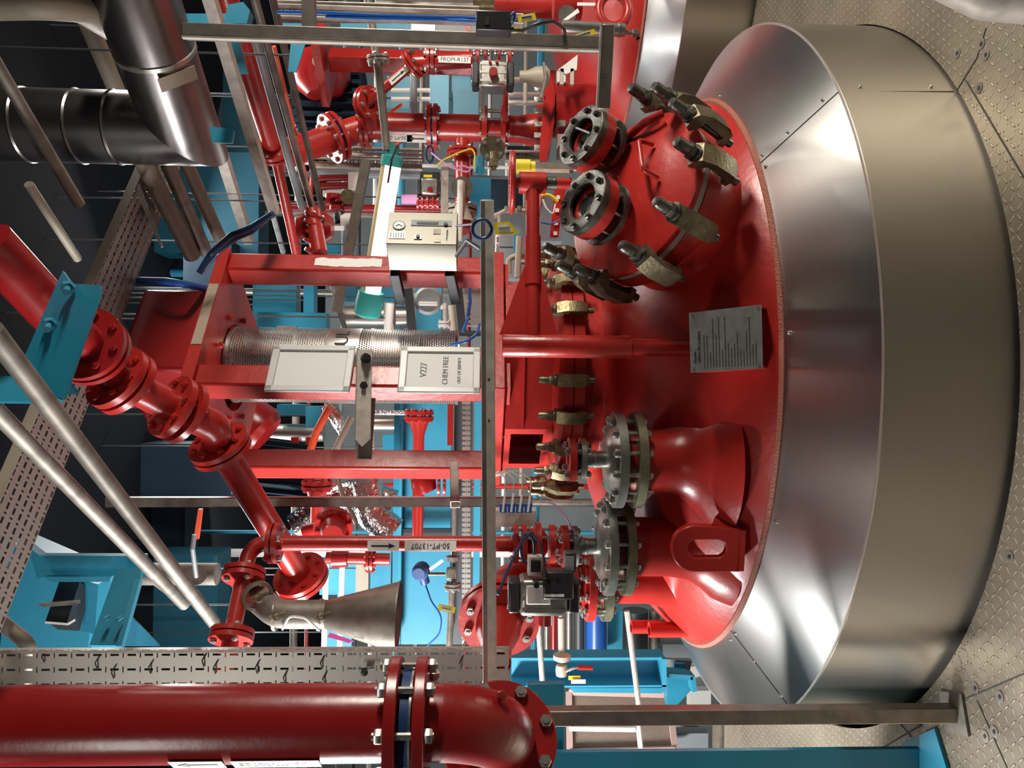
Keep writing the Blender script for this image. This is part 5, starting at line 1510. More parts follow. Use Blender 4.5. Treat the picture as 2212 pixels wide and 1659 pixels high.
solo(MB().cyl(P(745, 685, 5.3), P(880, 685, 5.3), S_(24, 5.3), seg=28), 'steel_drum', 'steel', 'big stainless drum behind the teal lamp head', 'drum')
tbx([(705, 872, 4.5), (728, 905, 4.5), (742, 930, 4.6)], 16, 'foil', 'silver lagged pipe bend right beside the angle bracket', 'lagged_pipe', 'pipe')
tbx([(670, 975, 4.3), (685, 930, 4.3), (712, 880, 4.3)], 8, 'orange', 'slanted red tube left of the silver lagged bend', 'red_tube', 'pipe')
tbx([(712, 1000, 4.2), (735, 950, 4.2), (760, 900, 4.2)], 7, 'beige', 'slanted beige tube beside the angle bracket', 'beige_tube', 'pipe')
for k, (a, b_) in enumerate(((628, 645), (660, 676))):
    pb(a, b_, 945, 975, 4.9, .08, 'red', ('left' if k == 0 else 'right') + ' one of two small red blocks under the stainless drum', 'red_block', 'block')
tbx([(640, 1140, 4.6), (700, 1100, 4.6), (770, 1060, 4.6), (850, 1090, 4.6)], 32, 'foil', 'crinkled foil lagged pipe bend behind the vertical brown strut', 'foil_pipe', 'pipe', .2)
tbx([(790, 1035, 4.5), (800, 1110, 4.5), (850, 1150, 4.5)], 34, 'foil', 'crinkled foil lagged pipe right of the dark cables', 'foil_pipe', 'pipe', .1)
tbx([(730, 1035, 4.3), (742, 1075, 4.3), (770, 1130, 4.3)], 5, 'strut', 'brown cable pair crossing the foil lagged pipe', 'cable', 'cable')
def red_valve(c, ax, ro, label, cone=True, r2=.045, L=.2, name='flanged_red_pipe_end'):
    r = thing(name, c, label, 'pipe'); ax = Vector(ax).normalized()
    f = MB().ring(c, ax, ro, .03, .02, 36).build('flange', 'red', r); MB().ring(c + ax * .03, ax, ro, .03, .02, 36).build('flange', 'red', r)
    bolts(f, c + ax * .015, ax, ro * .82, 8, .011, .05, 'red', .2)
    MB().lathe([(ro * .75, 0), (r2, .10), (r2, L), (0, L)] if cone else [(r2, 0), (r2, L), (0, L)], c + ax * .03, ax, 28).build('pipe', 'red', r)
    return r
red_valve(P(720, 1135, 4.0), (-.1, -.9, -.15), .10, 'round red blind flange cover behind the top of the slim red pipe', True, .05, .14)
tbx([(660, 1148, 4.15), (700, 1138, 4.1)], 15, 'red', 'short dark red pipe joining the round blind flange', 'red_pipe', 'pipe')
red_valve(P(685, 1042, 4.3), (-1, 0, .0), .085, 'red flanged pipe hanging below the left red post', True, .035, .32)
red_valve(P(905, 892, 4.4), (-1, 0, .0), .085, 'red bowl shaped flange with a pipe in front of the blue girder', True, .032, .75)
r_ = thing('red_pump_body', P(920, 1048, 4.4), 'dark red rounded valve body behind the lower end of the left post', 'valve')
MB().lathe([(0, -.06), (.06, -.05), (.075, 0), (.06, .05), (0, .06)], P(915, 1045, 4.4), Vector((-1, 0, -.4)), 24).build('bowl', 'red2', r_)
for xx in (948, 960): MB().ring(P(xx, 1052, 4.4), Z, .055, .01, .014, 24).build('flange', 'red', r_)
pb(966, 979, 868, 962, 4.0, .03, 'red', 'pinkish red flat bar right of the blue girder', 'flat_bar', 'bar')
r_ = thing('horizontal_red_pipe', P(770, 1210, 4.2), 'short horizontal red pipe with a flange joint behind the slim red pipe', 'pipe')
MB().cyl(P(705, 1205, 4.2), P(842, 1208, 4.2), .032, seg=24).build('pipe', 'red', r_)
MB().lathe([(0, -.05), (.05, -.04), (.055, .04), (0, .05)], P(735, 1205, 4.2), Z, 24).build('body', 'red2', r_)
joint(r_, P(800, 1212, 4.2), Z, .062, .03, .014, .006, 'red', 6, .009, 'dark', 'red')
# transmitter + stainless line in front of the girder
tm = thing('pressure_transmitter', P(912, 1235, 3.9), 'round blue pressure transmitter with white tag in front of the bright blue girder', 'transmitter')
MB().lathe([(0, -.03), (.038, -.028), (.043, -.01), (.043, .03), (.03, .04), (0, .04)], P(910, 1232, 3.9), Vector((-.2, -.9, .2)), 12).build('head', 'navy', tm)
MB().cyl(P(912, 1238, 3.93), P(918, 1258, 3.95), .026, seg=16).build('neck', 'navy', tm)
MB().cyl(P(925, 1240, 3.92), P(962, 1240, 3.92), .009, seg=12).build('stem', 'brass', tm)
MB().slab([P(926, 1228, 3.88), P(954, 1208, 3.88), P(959, 1213, 3.88), P(930, 1234, 3.88)], .003, Yv).build('white_tag', 'label', tm)
tbx([(918, 1260, 3.95), (932, 1300, 3.9), (955, 1330, 3.88), (950, 1370, 3.88), (918, 1400, 3.9)], 1.8, 'cablue', 'thin blue cable trailing from the blue transmitter to the slotted tray', 'cable', 'cable', .1)
sl = thing('stainless_instrument_line', P(975, 1250, 3.9), 'stainless instrument line with valve block and bolted flange in front of the girder', 'pipe')
MB().cyl(P(983, 1095, 3.9), P(980, 1215, 3.9), .012, seg=14).build('tube', 'tube', sl)
MB().cyl(P(976, 1272, 3.9), P(970, 1402, 3.9), .017, seg=16).build('tube', 'tube', sl)
MB().box(P(975, 1238, 3.9), (.055, .05, .05)).build('valve_block', 'strut', sl, bevel=.006)
joint(sl, P(978, 1266, 3.9), X, .042, .012, .012, .006, 'tube', 4, .008, 'dark', 'bolt')
MB().ring(P(978, 1206, 3.9), X, .034, .01, .02, 24).build('flange', 'tube', sl)
# pale transmitter right of the guard
pt = thing('pale_transmitter', P(930, 648, 4.0), 'pale grey round field instrument with a stem between the right post and the guard', 'transmitter')
MB().lathe([(0, -.03), (.055, -.028), (.072, -.015), (.075, .01), (.06, .03), (0, .032)], P(925, 650, 4.0), Vector((0, -1, -.05)), 28).build('head', 'grey', pt)
MB().box(P(925, 656, 3.95), (.02, .02, .10)).build('cover_bar', 'white', pt, bevel=.006)
MB().cyl(P(950, 660, 4.0), P(962, 668, 4.0), .012, seg=12).build('elbow_fitting', 'white', pt)
MB().cyl(P(961, 655, 4.0), P(961, 690, 4.0), .011, seg=12).build('stem', 'white', pt)
joint(pt, P(960, 700, 4.0), X, .032, .012, .012, .004, 'white', 4, .007, 'white', 'white')
vp(832, 852, 683, 30, 4.6, 'beige', 'stub of pale beige pipe under the control box arm', 'beige_pipe', 'pipe')
tbx([(843, 656, 4.3), (838, 718, 4.3)], 9, 'white', 'white vertical-looking pipe just below the upper control box arm', 'white_pipe', 'pipe')
tbx([(975, 660, 4.3), (980, 718, 4.3)], 7, 'beige', 'cream pipe right of the pale round instrument', 'cream_pipe', 'pipe')
for k, (x, w_) in enumerate(((888, 9), (996, 9))):
    A, B = P(x - 6, 622, 3.9), P(x + 3, 716, 3.95)
    solo(MB().bar(A, B, S_(w_ * 2, 3.9), .04, hint=Z), 'dark_strut', 'dark', ('upper' if k == 0 else 'lower') + ' dark strut reaching from the control box arm towards the guard', 'strut')
cable([(1012, 610, 3.9), (1016, 650, 3.9), (1010, 690, 3.9), (1000, 716, 3.8)], .008, 'cablue', 'short blue cable beside the white dotted tray right of the guard')
cable([(1036, 700, 3.3), (1030, 722, 3.2), (1008, 738, 3.2), (975, 744, 3.25)], .006, 'cablue', 'blue sensor cable curving to the bottom of the perforated guard')
# horn duct
hn = thing('extraction_horn', P(860, 1335, 2.85), 'bare steel extraction horn with clamped hose left of the slim red pipe', 'duct')
hc = P(705, 1327, 2.85); he = P(860, 1332, 2.85); ha = (he - hc).normalized(); hl = (he - hc).length
MB().lathe([(.050, 0), (.055, .01), (.128, hl), (.130, hl), (.126, hl), (.053, .012)], hc, ha, 48).build('horn', 'strut', hn, recalc=False)
MB().ring(he, ha, .131, .126, .005, 48).build('horn_rim', 'tube', hn)
MB().tube([hc, P(600, 1327, 2.85), P(555, 1290, 2.95), P(525, 1250, 3.1)], .052, 28, .10).build('hose', 'tube', hn)
for x, y in ((597, 1328), (692, 1328), (556, 1288)):
    MB().ring(P(x, y, 2.86), ha if x > 580 else (P(555, 1290, 2.95) - P(525, 1250, 3.1)), .058, .045, .012, 32).build('hose_clamp', 'strut', hn)
    q = P(x + 2, y + 4, 2.78)
    MB().tube([q + Vector((.014 * cos(a * .5), 0, .014 * sin(a * .5))) for a in range(14)], .003, 8).build('wing_nut_ring', 'brass', hn)
    MB().bar(q + Z * .03, q - Z * .035 + X * .02, .006, .004, hint=Yv).build('wing', 'brass', hn)
MB().slab([P(712, 1366, 2.70), P(764, 1384, 2.70), P(755, 1387, 2.68), P(708, 1374, 2.68)], .004, Yv).build('pink_tape', 'pink', hn)
MB().slab([P(765, 1364, 2.72), P(787, 1372, 2.72), P(786, 1382, 2.70), P(764, 1378, 2.7)], .002, Yv).build('white_label', 'label', hn)
MB().tube([P(610, 1360, 2.8), P(625, 1330, 2.76), P(660, 1335, 2.76), P(690, 1362, 2.8)], .004, 8, .03).build('wire_loop', 'white', hn)
# red gasketed elbow at the left, joining N3
b3 = N3[0]
ge = thing('gasketed_red_elbow', P(1080, 1335, 2.8), 'red pipe elbow with a purple gasketed flange behind the rail at the left', 'pipe')
p0_ = Vector((b3.x, b3.y, P(1215, 1250, 3.12).z)); p1_ = Vector((b3.x, b3.y, P(1085, 1250, 3.12).z)); p2_ = P(1078, 1335, 2.88); p3_ = P(1100, 1425, 2.66)
MB().tube([p0_, p1_, p2_], .078, 36, .16).build('elbow', 'red', ge)
ga = (P(1078, 1335, 2.88) - P(1085, 1250, 3.12)).normalized()
joint(ge, p2_, ga, .152, .07, .024, .016, 'red', 8, .016, 'navy', 'bolt', ph=.3)
MB().lathe([(.085, 0), (.083, .05), (.055, .14), (.055, .22)], p2_ + ga * .03, ga, 32).build('reducer', 'red', ge)
for xx in (1218, 1236, 1262):
    MB().ring(Vector((b3.x, b3.y, P(xx, 1250, 3.12).z)), Z, .125, .05, .022, 36).build('flange', 'red', ge)
bolts(ge, Vector((b3.x, b3.y, P(1227, 1250, 3.12).z)), Z, .105, 8, .014, .075, 'bolt', .3)
MB().cyl(Vector((b3.x, b3.y, P(1236, 1250, 3.12).z)), Vector((b3.x, b3.y, P(1270, 1250, 3.12).z)), .08, seg=28).build('valve_body', 'red', ge)
# terminal block with tagged wires, and the coil of dark cable
tb = thing('terminal_block', P(1112, 1098, 2.9), 'blue four way terminal block with tagged pale wires left of the neck clamps', 'terminal block')
for k in range(4):
    x = 1087 + k * 18
    pb(x - 8, x + 8, 1088, 1108, 2.9, .02, 'cablue', '', 'terminal', parent=tb, bevel=.002)
    MB().bar(P(x - 1, 1106, 2.88), P(x + 4, 1062 + 3 * k, 2.88), .008, .004, hint=Yv).build('ferrule_tag', 'label', tb)
    MB().tube([P(x + 4, 1062 + 3 * k, 2.88), P(x + 6, 1035, 2.9), P(x - 10 - 6 * k, 1016, 3.0), P(1066, 1030, 3.1)], .0028, 8, .03).build('wire', 'beige', tb)
cable([(1165, 1080, 2.88), (1200, 1090, 2.85), (1222, 1115, 2.8), (1235, 1140, 2.8), (1250, 1158, 2.8)], .0028, 'lilac', 'thin violet wire arching from the terminal block to the small steel flange')
pb(1070, 1158, 1104, 1138, 3.05, .1, 'pale', 'pale steel cylinder casing below the blue terminal block', 'casing', 'casing')
cl = [(1140 + 15 * cos(a * .5), 1185 + 33 * sin(a * .5), 2.62) for a in range(0, 26)]
cable([(1075, 1285, 2.5), (1100, 1225, 2.55), (1130, 1165, 2.6), (1150, 1150, 2.6)] , .005, 'bcable', 'dark cable hanging from the coil down past the rail')
cable(cl, .0045, 'bcable', 'dark blue cable coiled in a loop above the grey actuator', bend=.01)
cable([(1150, 1152, 2.6), (1168, 1175, 2.55), (1176, 1210, 2.52), (1178, 1250, 2.5)], .0045, 'black', 'black lead running from the coil into the grey actuator')
cl = [(1041 + 21 * cos(a * .5), 495 + 21 * sin(a * .5), 2.24) for a in range(0, 26)]
cable(cl, .0050, 'bcable', 'dark blue cable loop hung on the right end of the rail', bend=.01)
tbx([(986, 488, 2.6), (1025, 484, 2.3)], 2.5, 'bcable', 'short violet blue lead joining the loop to the control box', 'cable', 'cable')
tbx([(986, 552, 2.7), (1010, 520, 2.5), (1040, 540, 2.35)], 4, 'black', 'black lead below the control box near the rail end', 'cable', 'cable')
# --- cluster right of rail: tee, discs, beige pipes
te = thing('red_tee_valve', P(1000, 350, 4.3), 'red tee pipe with bolted flanges hanging behind the blue wire loop', 'pipe')
MB().cyl(P(998, 306, 4.4), P(998, 500, 4.2), .042, seg=28).build('pipe', 'red', te)
joint(te, P(998, 330, 4.35), X, .085, .03, .016, .006, 'red', 6, .012, 'dark', 'bolt')
MB().cyl(P(998, 405, 4.2), P(998, 405, 4.28), .06, seg=28).build('side_cover', 'tube', te)
joint(te, P(998, 455, 4.25), X, .085, .03, .02, .01, 'tube', 6, .012, 'dark', 'bolt')
MB().lathe([(.02, 0), (.02, .10), (.06, .2), (.07, .22)], P(998, 392, 4.18), -X, 20).build('tapered_sleeve', 'beige', te)
MB().cyl(P(995, 390, 4.1), P(992, 520, 4.1), .017, seg=14).build('cream_rod', 'white', te)
sd_ = thing('steel_disc_flange', P(1064, 322, 4.2), 'round tarnished steel disc flange with brass fitting and blue transmitter behind the handwheel', 'flange')
MB().cyl(P(1064, 322, 4.2), P(1064, 322, 4.25), .070, seg=36).build('disc', 'yflange', sd_)
bolts(sd_, P(1064, 322, 4.2), (0, 1, 0), .052, 4, .012, .02, 'bolt', .6)
MB().cyl(P(1064, 330, 4.15), P(1066, 365, 4.1), .016, seg=14).build('fitting', 'brass', sd_)
MB().box(P(1066, 352, 4.1), (.04, .03, .05)).build('manifold', 'brass', sd_)
MB().cyl(P(1035, 340, 4.1), P(1035, 372, 4.1), .028, seg=16).build('transmitter_body', 'cyan', sd_)
MB().cyl(P(1038, 368, 4.05), P(1038, 368, 4.15), .026, seg=8).build('transmitter_cap', 'cyan', sd_)
st2 = thing('pale_strut_post', P(961, 410, 4.1), 'short pale square strut post beside the small silver actuator', 'strut')
pb(952, 969, 357, 462, 4.1, .04, 'pale', '', 'strut', parent=st2); pb(945, 978, 352, 358, 4.08, .06, 'pale', '', 'top_plate', parent=st2)
cable([(944, 358, 4.0), (958, 345, 4.0), (990, 330, 4.0), (1018, 320, 4.0), (1026, 330, 4.0), (1024, 365, 4.0)], .004, 'yellow', 'yellow earth wire running to the light blue transmitter')
cable([(932, 330, 4.1), (950, 345, 4.0), (975, 362, 4.0), (1010, 372, 4.0), (1018, 365, 4.0), (1000, 357, 4.0), (985, 362, 4.0)], .0045, 'lilac', 'violet blue wire loop in front of the red tee pipe')
cl = [(928 + 8 * cos(a * .5), 333 + 18 * sin(a * .5), 4.15) for a in range(0, 26)]
cable(cl, .006, 'bcable', 'dark cable coil beside the pale strut post', bend=.01)
bp_ = thing('beige_pipe_group', P(1118, 560, 3.9), 'cream small-bore pipework with bends behind the davit arm', 'pipework')
MB().tube([P(1122, 510, 3.9), P(1118, 600, 3.9)], .017, 14).build('upright_pipe', 'beige', bp_)
MB().tube([P(1100, 590, 3.95), P(1098, 560, 3.95), P(1112, 553, 3.95), P(1160, 555, 3.95)], .014, 14, .03).build('bent_pipe', 'beige', bp_)
MB().tube([P(1122, 566, 3.9), P(1160, 568, 3.9)], .012, 14).build('branch', 'beige', bp_)
MB().tube([P(1062, 470, 3.95), P(1078, 462, 3.95), P(1092, 455, 3.95), P(1150, 455, 3.95)], .012, 12, .03).build('upper_pipe', 'beige', bp_)
MB().tube([P(1080, 500, 3.95), P(1078, 462, 3.95)], .010, 12).build('drop_pipe', 'beige', bp_)
for x in (1095, 1108, 1122, 1140): MB().cyl(P(x, 456, 3.9), P(x, 446, 3.9), .013, seg=12).build('fitting', 'tube', bp_)
va = thing('vent_air_pipe', P(1075, 530, 3.9), 'white labelled pipe lettered VENT AIR behind the rail end', 'pipe')
MB().cyl(P(1076, 508, 3.9), P(1074, 552, 3.9), S_(5, 3.9), seg=16).build('pipe', 'label', va)
text('VENT AIR', 'lettering', P(1075, 530, 3.9) - Yv * .0125, X, Z, .020, 'ink', va)
pk = thing('pink_slotted_bracket', P(1203, 460, 3.7), 'pinkish red slotted bracket left of the lower sight glass', 'bracket')
MB().slab([P(1198, 408, 3.7), P(1222, 408, 3.7), P(1206, 512, 3.7), P(1188, 512, 3.7)], .02, Yv).build('plate', 'red', pk)
for yy in (422, 450, 478, 500): pb(1202 - (yy - 420) * .08, 1210 - (yy - 420) * .08, yy, yy + 8, 3.69, .005, 'label', '', 'slot', parent=pk)
cable([(1170, 422, 3.6), (1185, 420, 3.6), (1198, 428, 3.6), (1205, 436, 3.6)], .008, 'yellow', 'bunch of yellow wires behind the davit spindle')
cable([(1172, 430, 3.6), (1180, 450, 3.6), (1195, 465, 3.6), (1200, 440, 3.6)], .004, 'white', 'thin white wire loop behind the davit arm')
cable([(1168, 480, 3.6), (1190, 485, 3.6), (1210, 475, 3.6), (1225, 460, 3.6)], .004, 'cablue', 'thin blue wire behind the davit arm')
pb(1060, 1130, 388, 450, 4.9, .1, 'darkwall', 'dark grey cabinet window behind the handwheel', 'cabinet', 'cabinet')
pb(1160, 1215, 420, 520, 4.8, .2, 'grey', 'grey machine casing behind the davit arm', 'casing', 'casing')
pb(1062, 1150, 460, 600, 5.0, .2, 'grey', 'grey machine casing behind the cream pipework', 'casing', 'casing')
pb(1140, 1240, 352, 366, 4.0, .05, 'strut', 'brown beam end with pale edge right of the yellow plug', 'beam_end', 'beam')
pb(1145, 1230, 366, 372, 3.9, .03, 'pale', 'narrow cream edging strip under the brown beam end', 'edging', 'strip')
pb(1095, 1160, 316, 336, 4.5, .15, 'black', 'black rounded housing under the thick red pipe', 'housing', 'housing')
# upper right: pipes behind the silver actuator
for k, yy in enumerate((172, 204, 222)):
    tbx([(1095, yy, 4.9), (1170, yy, 4.9)], 5, 'white', ['upper', 'middle', 'lower'][k] + ' one of three white tubes beside the silver actuator', 'white_tube', 'pipe')
tbx([(845, 195, 5.2), (930, 195, 5.2)], 4.5, 'white', 'upper pale tube left of the cyan column', 'white_tube', 'pipe')
tbx([(845, 214, 5.2), (930, 214, 5.2)], 4.5, 'white', 'lower pale tube left of the cyan column', 'white_tube', 'pipe')
tbx([(893, 150, 5.0), (893, 262, 5.0)], 8, 'grey', 'dark grey tube crossing the two pale tubes', 'grey_tube', 'pipe')
tbx([(840, 246, 5.0), (868, 226, 5.0)], 3.5, 'orange', 'bright orange red rod above the thick vertical pipe', 'rod', 'rod')
tbx([(845, 322, 5.0), (872, 302, 5.0)], 3.5, 'orange', 'bright orange red rod below the thick vertical pipe', 'rod', 'rod')
pb(1085, 1098, 190, 262, 4.6, .05, 'red2', 'dark red flat upright under the silver actuator', 'upright', 'bar')
pb(1038, 1048, 200, 250, 4.2, .03, 'pale', 'pale flat strap below the silver actuator', 'strap', 'strap')
cst_ = thing('cream_casting', P(1150, 165, 4.3), 'cream cast valve bonnet between the silver actuator and the red plate', 'casting')
MB().lathe([(.03, 0), (.035, -.05), (.055, -.09), (.06, -.15), (.04, -.17)], P(1122, 165, 4.3), Z, 24).build('bonnet', 'beige', cst_)
MB().tube([P(1174, 135, 4.2), P(1178, 170, 4.2), P(1168, 212, 4.2)], .009, 10).build('chrome_lever', 'bolt', cst_)
MB().tube([P(1135, 180, 4.3), P(1134, 225, 4.3)], .012, 10).build('leg', 'beige', cst_)
pb(888, 940, 52, 70, 5.2, .05, 'tray', 'white perforated board between the top trays and the upright strut', 'perforated_board', 'board')
pb(940, 1030, 56, 112, 5.4, .1, 'grey', 'dark grey cabinet behind the FROM-R137 pipe', 'cabinet', 'cabinet')
pb(1004, 1014, 56, 112, 5.3, .04, 'red', 'slim pink red upright on the dark grey cabinet', 'upright', 'bar')
# red valve on the overhead tubes
rv_ = thing('red_flanged_valve', P(680, 490, 3.9), 'dark red flanged valve body hanging where the overhead tubes end', 'valve')
MB().lathe([(0, 0), (.06, .0), (.075, -.05), (.075, -.14), (.05, -.17), (0, -.17)], P(645, 490, 3.9), Z, 28).build('body', 'red2', rv_)
ax_ = Vector((-.35, .2, -.5)).normalized()
for k in range(5): MB().ring(P(680, 468 + 20 * k, 3.85), (X * .9 - Z * .45), .055 + .006 * (k % 2), .02, .018, 28).build('flange', 'red', rv_)
bolts(rv_, P(682, 480, 3.85), (X * .9 - Z * .45), .045, 6, .011, .06, 'bolt')
MB().cyl(P(675, 455, 3.85), P(690, 545, 3.8), .04, seg=20).build('stem_pipe', 'red', rv_)
pb(706, 742, 488, 496, 4.0, .02, 'label', 'white paper tag on the dark red flanged valve', 'paper_tag', 'tag')
gp_ = thing('gas_regulator', P(750, 480, 4.4), 'white canister with black lid between the red valve and the lamp', 'canister')
MB().cyl(P(738, 478, 4.4), P(760, 478, 4.4), .045, seg=24).build('canister', 'white', gp_); MB().lathe([(0, .05), (.03, .05), (.04, .02), (.04, 0)], P(738, 478, 4.4), X * .9 + Z * .3, 24).build('lid', 'black', gp_)
for k, (yy, mm) in enumerate(((385, 'red2'), (402, 'red2'), (418, 'white'), (440, 'red2'))):
    tbx([(690 + k * 4, yy, 5.0), (775 - k * 5, yy - 2, 5.0)], 7, mm, ['first', 'second', 'third, white', 'fourth'][k] + ' of the short parallel tubes left of the lamp', 'short_tube', 'pipe')
pb(752, 776, 372, 408, 4.9, .03, 'white', 'bright white glossy strip left of the lamp', 'white_strip', 'strip')
rb_ = thing('red_valve_cluster', P(725, 430, 4.7), 'cluster of red flanged valves in the gap left of the lamp', 'valve')
for (x, y, r) in ((720, 425, .05), (742, 432, .05), (728, 450, .045), (752, 445, .04)):
    MB().ring(P(x, y, 4.7), Z if x % 2 else X, r, .01, .025, 24).build('flange', 'red2', rb_)
MB().cyl(P(705, 435, 4.75), P(770, 440, 4.75), .03, seg=20).build('pipe', 'red', rb_)
MB().cyl(P(752, 425, 4.6), P(752, 425, 4.7), .045, seg=24).build('brass_disc', 'brass', rb_)
pb(700, 735, 528, 545, 4.8, .04, 'blue', 'short blue bar beside the foot of the dark red valve', 'blue_bar', 'bar')
# wires round frame foot
pb(598, 640, 704, 718, 4.6, .03, 'tray', 'white slotted bracket above the perforated guard', 'slotted_bracket', 'bracket')

# --- lower left view beyond the deck
lb_ = thing('blue_support_beam', P(1280, 1455, 4.9), 'light blue steel support beam beyond the deck edge at the lower left', 'beam')
pb(1105, 1436, 1424, 1484, 4.9, .1, 'cyan', '', 'web', parent=lb_); pb(1105, 1436, 1420, 1427, 4.8, .15, 'cyan', '', 'upper_flange', parent=lb_)
pb(1105, 1440, 1480, 1486, 4.75, .2, 'cyan', '', 'lower_flange', parent=lb_); pb(1430, 1440, 1424, 1486, 4.75, .2, 'cyan', '', 'end_plate', parent=lb_)
MB().slab([P(1230, 1486, 4.8), P(1438, 1486, 4.8), P(1430, 1498, 4.8), P(1240, 1496, 4.8)], .05, Yv).build('underside', 'blue', lb_)
pn = thing('framed_mesh_panel', P(1340, 1555, 5.2), 'large brown fine mesh panel in a pinkish frame beyond the deck', 'panel')
A, B, C, D = P(1228, 1492, 5.3), P(1444, 1498, 5.3), P(1456, 1616, 5.1), P(1230, 1622, 5.1)
MB().slab([A, B, C, D], .02, Yv).build('mesh', mat('brown_woven_mesh', (.27, .19, .15), .6, bump=.8, bscale=300), pn)
for (u, v) in ((A, B), (B, C), (C, D), (D, A)): MB().bar(u - Yv * .02, v - Yv * .02, .04, .02, hint=Yv).build('frame', mat('pinkish_frame', (.50, .34, .30), .5), pn)
tbx([(1230, 1572, 4.7), (1372, 1574, 4.7)], 7, 'white', 'white plastic pipe running up beside the guard post to a tee', 'white_pipe', 'pipe')
tbx([(1378, 1560, 4.7), (1384, 1614, 4.7)], 6, 'white', 'white plastic pipe tee end crossing the mesh panel', 'white_pipe', 'pipe')
tbx([(1162, 1335, 4.4), (1172, 1476, 4.4)], 6, 'pale', 'upper grey rod crossing the light blue beam', 'rod', 'rod')
tbx([(1354, 1320, 4.2), (1380, 1524, 4.2)], 6, 'pale', 'lower grey rod crossing the light blue beam and mesh panel', 'rod', 'rod')
for k, (a, b_, mm, lab) in enumerate(((1176, 1186, 'strut', 'brown grey'), (1188, 1204, 'red2', 'dark red'), (1206, 1216, 'beige', 'tan'), (1222, 1236, 'strut', 'grey brown'), (1240, 1262, 'dark', 'dark grey'),
        (1264, 1311, 'cablue', 'deep blue'), (1345, 1400, 'dark', 'black brown'), (1402, 1426, 'tube', 'shiny steel'))):
    tbx([((a + b_) / 2, 1318, 6.0), ((a + b_) / 2, 1428, 6.0)], (b_ - a) / 2, mm, lab + ' vertical duct in the row behind the light blue beam', 'duct_pipe', 'pipe')
pb(1312, 1345, 1320, 1426, 6.2, .2, 'cyan', 'cyan panel between the deep blue duct and the dark ducts', 'cyan_panel', 'panel')
bvv = thing('small_ball_valve', P(1214, 1440, 4.3), 'small tarnished ball valve with a red lever, in front of the light blue beam', 'valve')
MB().lathe([(.03, 0), (.05, .01), (.05, .035), (.02, .05)], P(1214, 1428, 4.3), X, 24).build('bonnet', 'beige', bvv)
MB().lathe([(0, -.04), (.03, -.03), (.035, 0), (.03, .03), (0, .04)], P(1213, 1448, 4.3), X, 20).build('body', 'beige', bvv)
MB().tube([P(1222, 1450, 4.25), P(1240, 1443, 4.22), P(1250, 1441, 4.22)], .008, 8).build('lever', 'tube', bvv)
MB().tube([P(1248, 1442, 4.22), P(1280, 1443, 4.22)], .013, 8).build('lever_grip', 'red', bvv)
MB().tube([P(1212, 1335, 4.3), P(1213, 1425, 4.3)], .018, 12).build('pipe', 'beige', bvv)
pb(1228, 1254, 1460, 1469, 4.2, .004, 'yellow', '', 'yellow_tag', parent=bvv); pb(1234, 1265, 1468, 1477, 4.19, .004, 'label', '', 'white_tag', parent=bvv)
pb(1432, 1492, 1392, 1421, 6.0, .2, 'grey', 'grey duct box above the blue bracket at the deck edge', 'duct_box', 'box')
bb2 = thing('blue_cantilever_bracket', P(1465, 1480, 5.2), 'angled blue cantilever bracket beside the cladding at the lower left', 'bracket')
MB().slab([P(1438, 1424, 5.3), P(1494, 1428, 5.3), P(1490, 1452, 5.3), P(1440, 1452, 5.3)], .04, Yv).build('upper_plate', 'grey', bb2)
pb(1456, 1480, 1434, 1452, 5.25, .03, 'cyan', '', 'cyan_plate', parent=bb2)
MB().slab([P(1440, 1452, 5.1), P(1490, 1456, 5.1), P(1496, 1488, 5.1), P(1460, 1526, 5.1), P(1442, 1526, 5.1)], .1, Yv).build('web', 'blue', bb2)
MB().bar(P(1440, 1454, 5.0), P(1492, 1458, 5.0), .03, .1, hint=Yv).build('flange', 'cyan', bb2)
MB().bar(P(1492, 1456, 5.0), P(1497, 1488, 5.0), .03, .1, hint=Yv).build('flange', 'cyan', bb2)
pb(1490, 1535, 1440, 1480, 6.6, .1, 'white', 'pale white equipment panel beyond the blue bracket', 'equipment_cover', 'cover')
pb(1490, 1536, 1492, 1530, 6.4, .1, 'white', 'white tank end with steel band beyond the blue bracket', 'white_tank', 'tank')
pb(1455, 1508, 1560, 1584, 5.4, .1, 'grey', 'pale grey box behind the guard post near the deck edge', 'grey_box', 'box')
pb(1458, 1530, 1584, 1620, 5.2, .1, 'grey', 'blue grey steel box beside the brown deck kick board', 'grey_box', 'box')
pb(1544, 1580, 1552, 1622, 4.58, .05, 'strut', 'brown grey kick board along the deck edge at the lower left', 'kick_board', 'board')
pb(1580, 1590, 1552, 1622, 4.5, .05, 'beige', 'tan edge strip between the kick board and the deck', 'edge_strip', 'strip')
# dark slot beside the second vessel

hz = MB().tube([P(2040, -45, 1.75), P(2130, 0, 1.75), P(2240, 8, 1.72)], .045, 28, .1)
solo(hz, 'pale_hose', 'pale', 'thick pale smooth hose end just entering at the top right corner above the deck', 'hose')

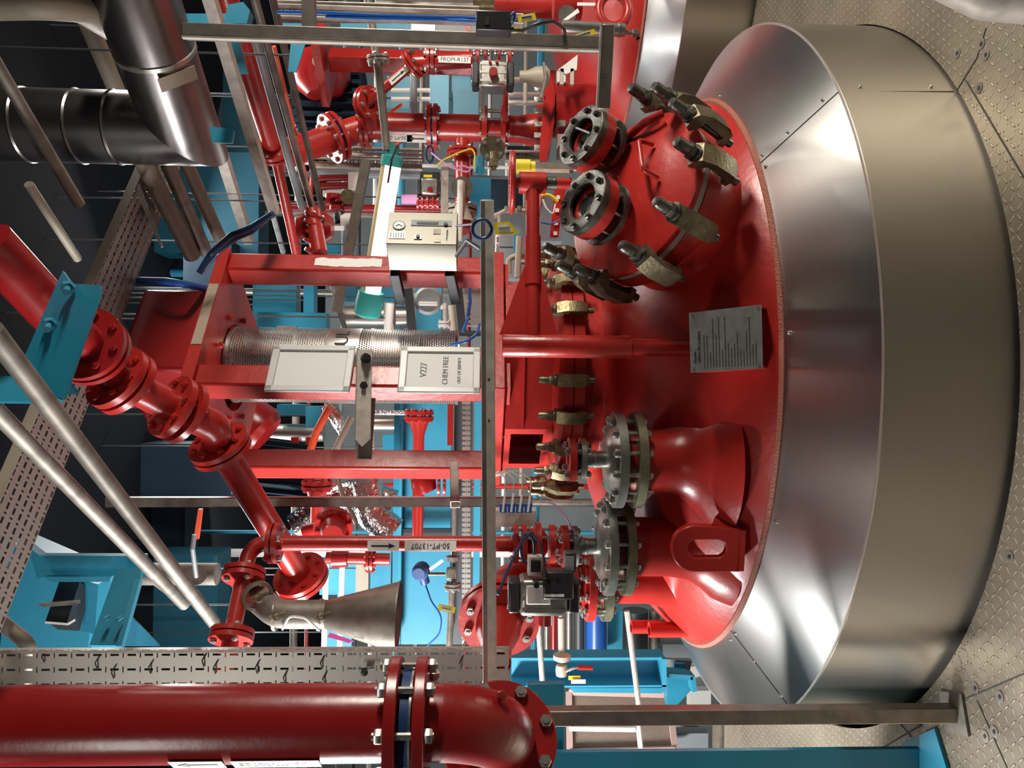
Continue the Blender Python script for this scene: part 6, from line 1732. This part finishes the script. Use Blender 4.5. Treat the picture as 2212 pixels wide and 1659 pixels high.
# distant service pipes filling the bay behind the second frame
random.seed(21)
ords = ['first', 'second', 'third', 'fourth', 'fifth', 'sixth', 'seventh', 'eighth', 'ninth', 'tenth', 'eleventh', 'twelfth']
cols = ['white', 'grey', 'red2', 'tube', 'cyan', 'beige', 'dark', 'steel', 'red', 'strut', 'blue', 'white']
names = {'white': 'white', 'grey': 'grey', 'red2': 'dark red', 'tube': 'dull steel', 'cyan': 'light blue', 'beige': 'cream', 'dark': 'charcoal', 'steel': 'shiny steel', 'red': 'red', 'strut': 'brown', 'blue': 'deep blue'}
for k, yy in enumerate((360, 384, 455, 470, 600, 636, 720, 760, 1050, 1085, 1150, 1195)):
    c_ = cols[k]
    Y_ = 6.4 + .15 * (k % 3); q = P(1000, yy, Y_)
    solo(MB().cyl((q.x, Y_, -3.15), (q.x, Y_, 4.1), S_(random.choice((4, 6, 9)), Y_), seg=14), 'service_pipe', c_,
        ords[k] + ' from the right of the distant upright service pipes, ' + names[c_], 'pipe')
for k, xx in enumerate((640, 668, 738, 772, 806, 862, 905, 1012, 1052, 1090, 1128, 1160)):
    c_ = cols[(k * 5 + 3) % 12]
    Y_ = 6.9 + .1 * (k % 3); q = P(xx, 829, Y_)
    solo(MB().cyl((-6.95, Y_, q.z), (6.95, Y_, q.z), S_(random.choice((4, 5, 8)), Y_), seg=14), 'service_pipe', c_,
        ords[k] + ' from the top of the distant level service pipes, ' + names[c_], 'pipe')
hang(bpy.data.objects['red_valve_cluster'], P(735, 438, 4.8))
for w_ in [o for o in bpy.data.objects if o.name.startswith('white_pipe') and o.parent is None][:3]: hang(w_, Vector(w_['_o']))
G = {'service_pipe': 'distant service pipes', 'overhead_tube': 'overhead stainless and painted tubes', 'insulated_pipe': 'lagged pipes below the big duct',
     'yellow_cable_tag': 'yellow cable tags', 'overhead_strut': 'overhead struts', 'white_tube': 'thin pale tubes at the right background', 'short_tube': 'short parallel tubes left of the lamp',
     'framed_notice': 'framed notices on the front post', 'valve_actuator': 'valve actuators', 'blue_girder': 'blue steelwork in the background', 'ceiling_girder': 'dim ceiling girders',
     'white_pipe': 'thin white pipes', 'duct_pipe': 'vertical ducts behind the light blue beam', 'steel_drum': 'stainless drums', 'reactor_vessel': 'domed reactor vessels',
     'cable_tray': 'slotted cable trays', 'strut_arm': 'strut arms on the red stand', 'dark_strut': 'dark struts by the control box'}
for o in bpy.data.objects:
    b = o.name.split('.')[0]
    if o.parent is None and b in G and 'group' not in o.keys() and 'label' in o.keys(): o['group'] = G[b]
for o in bpy.data.objects:
    if '_o' in o.keys(): del o['_o']
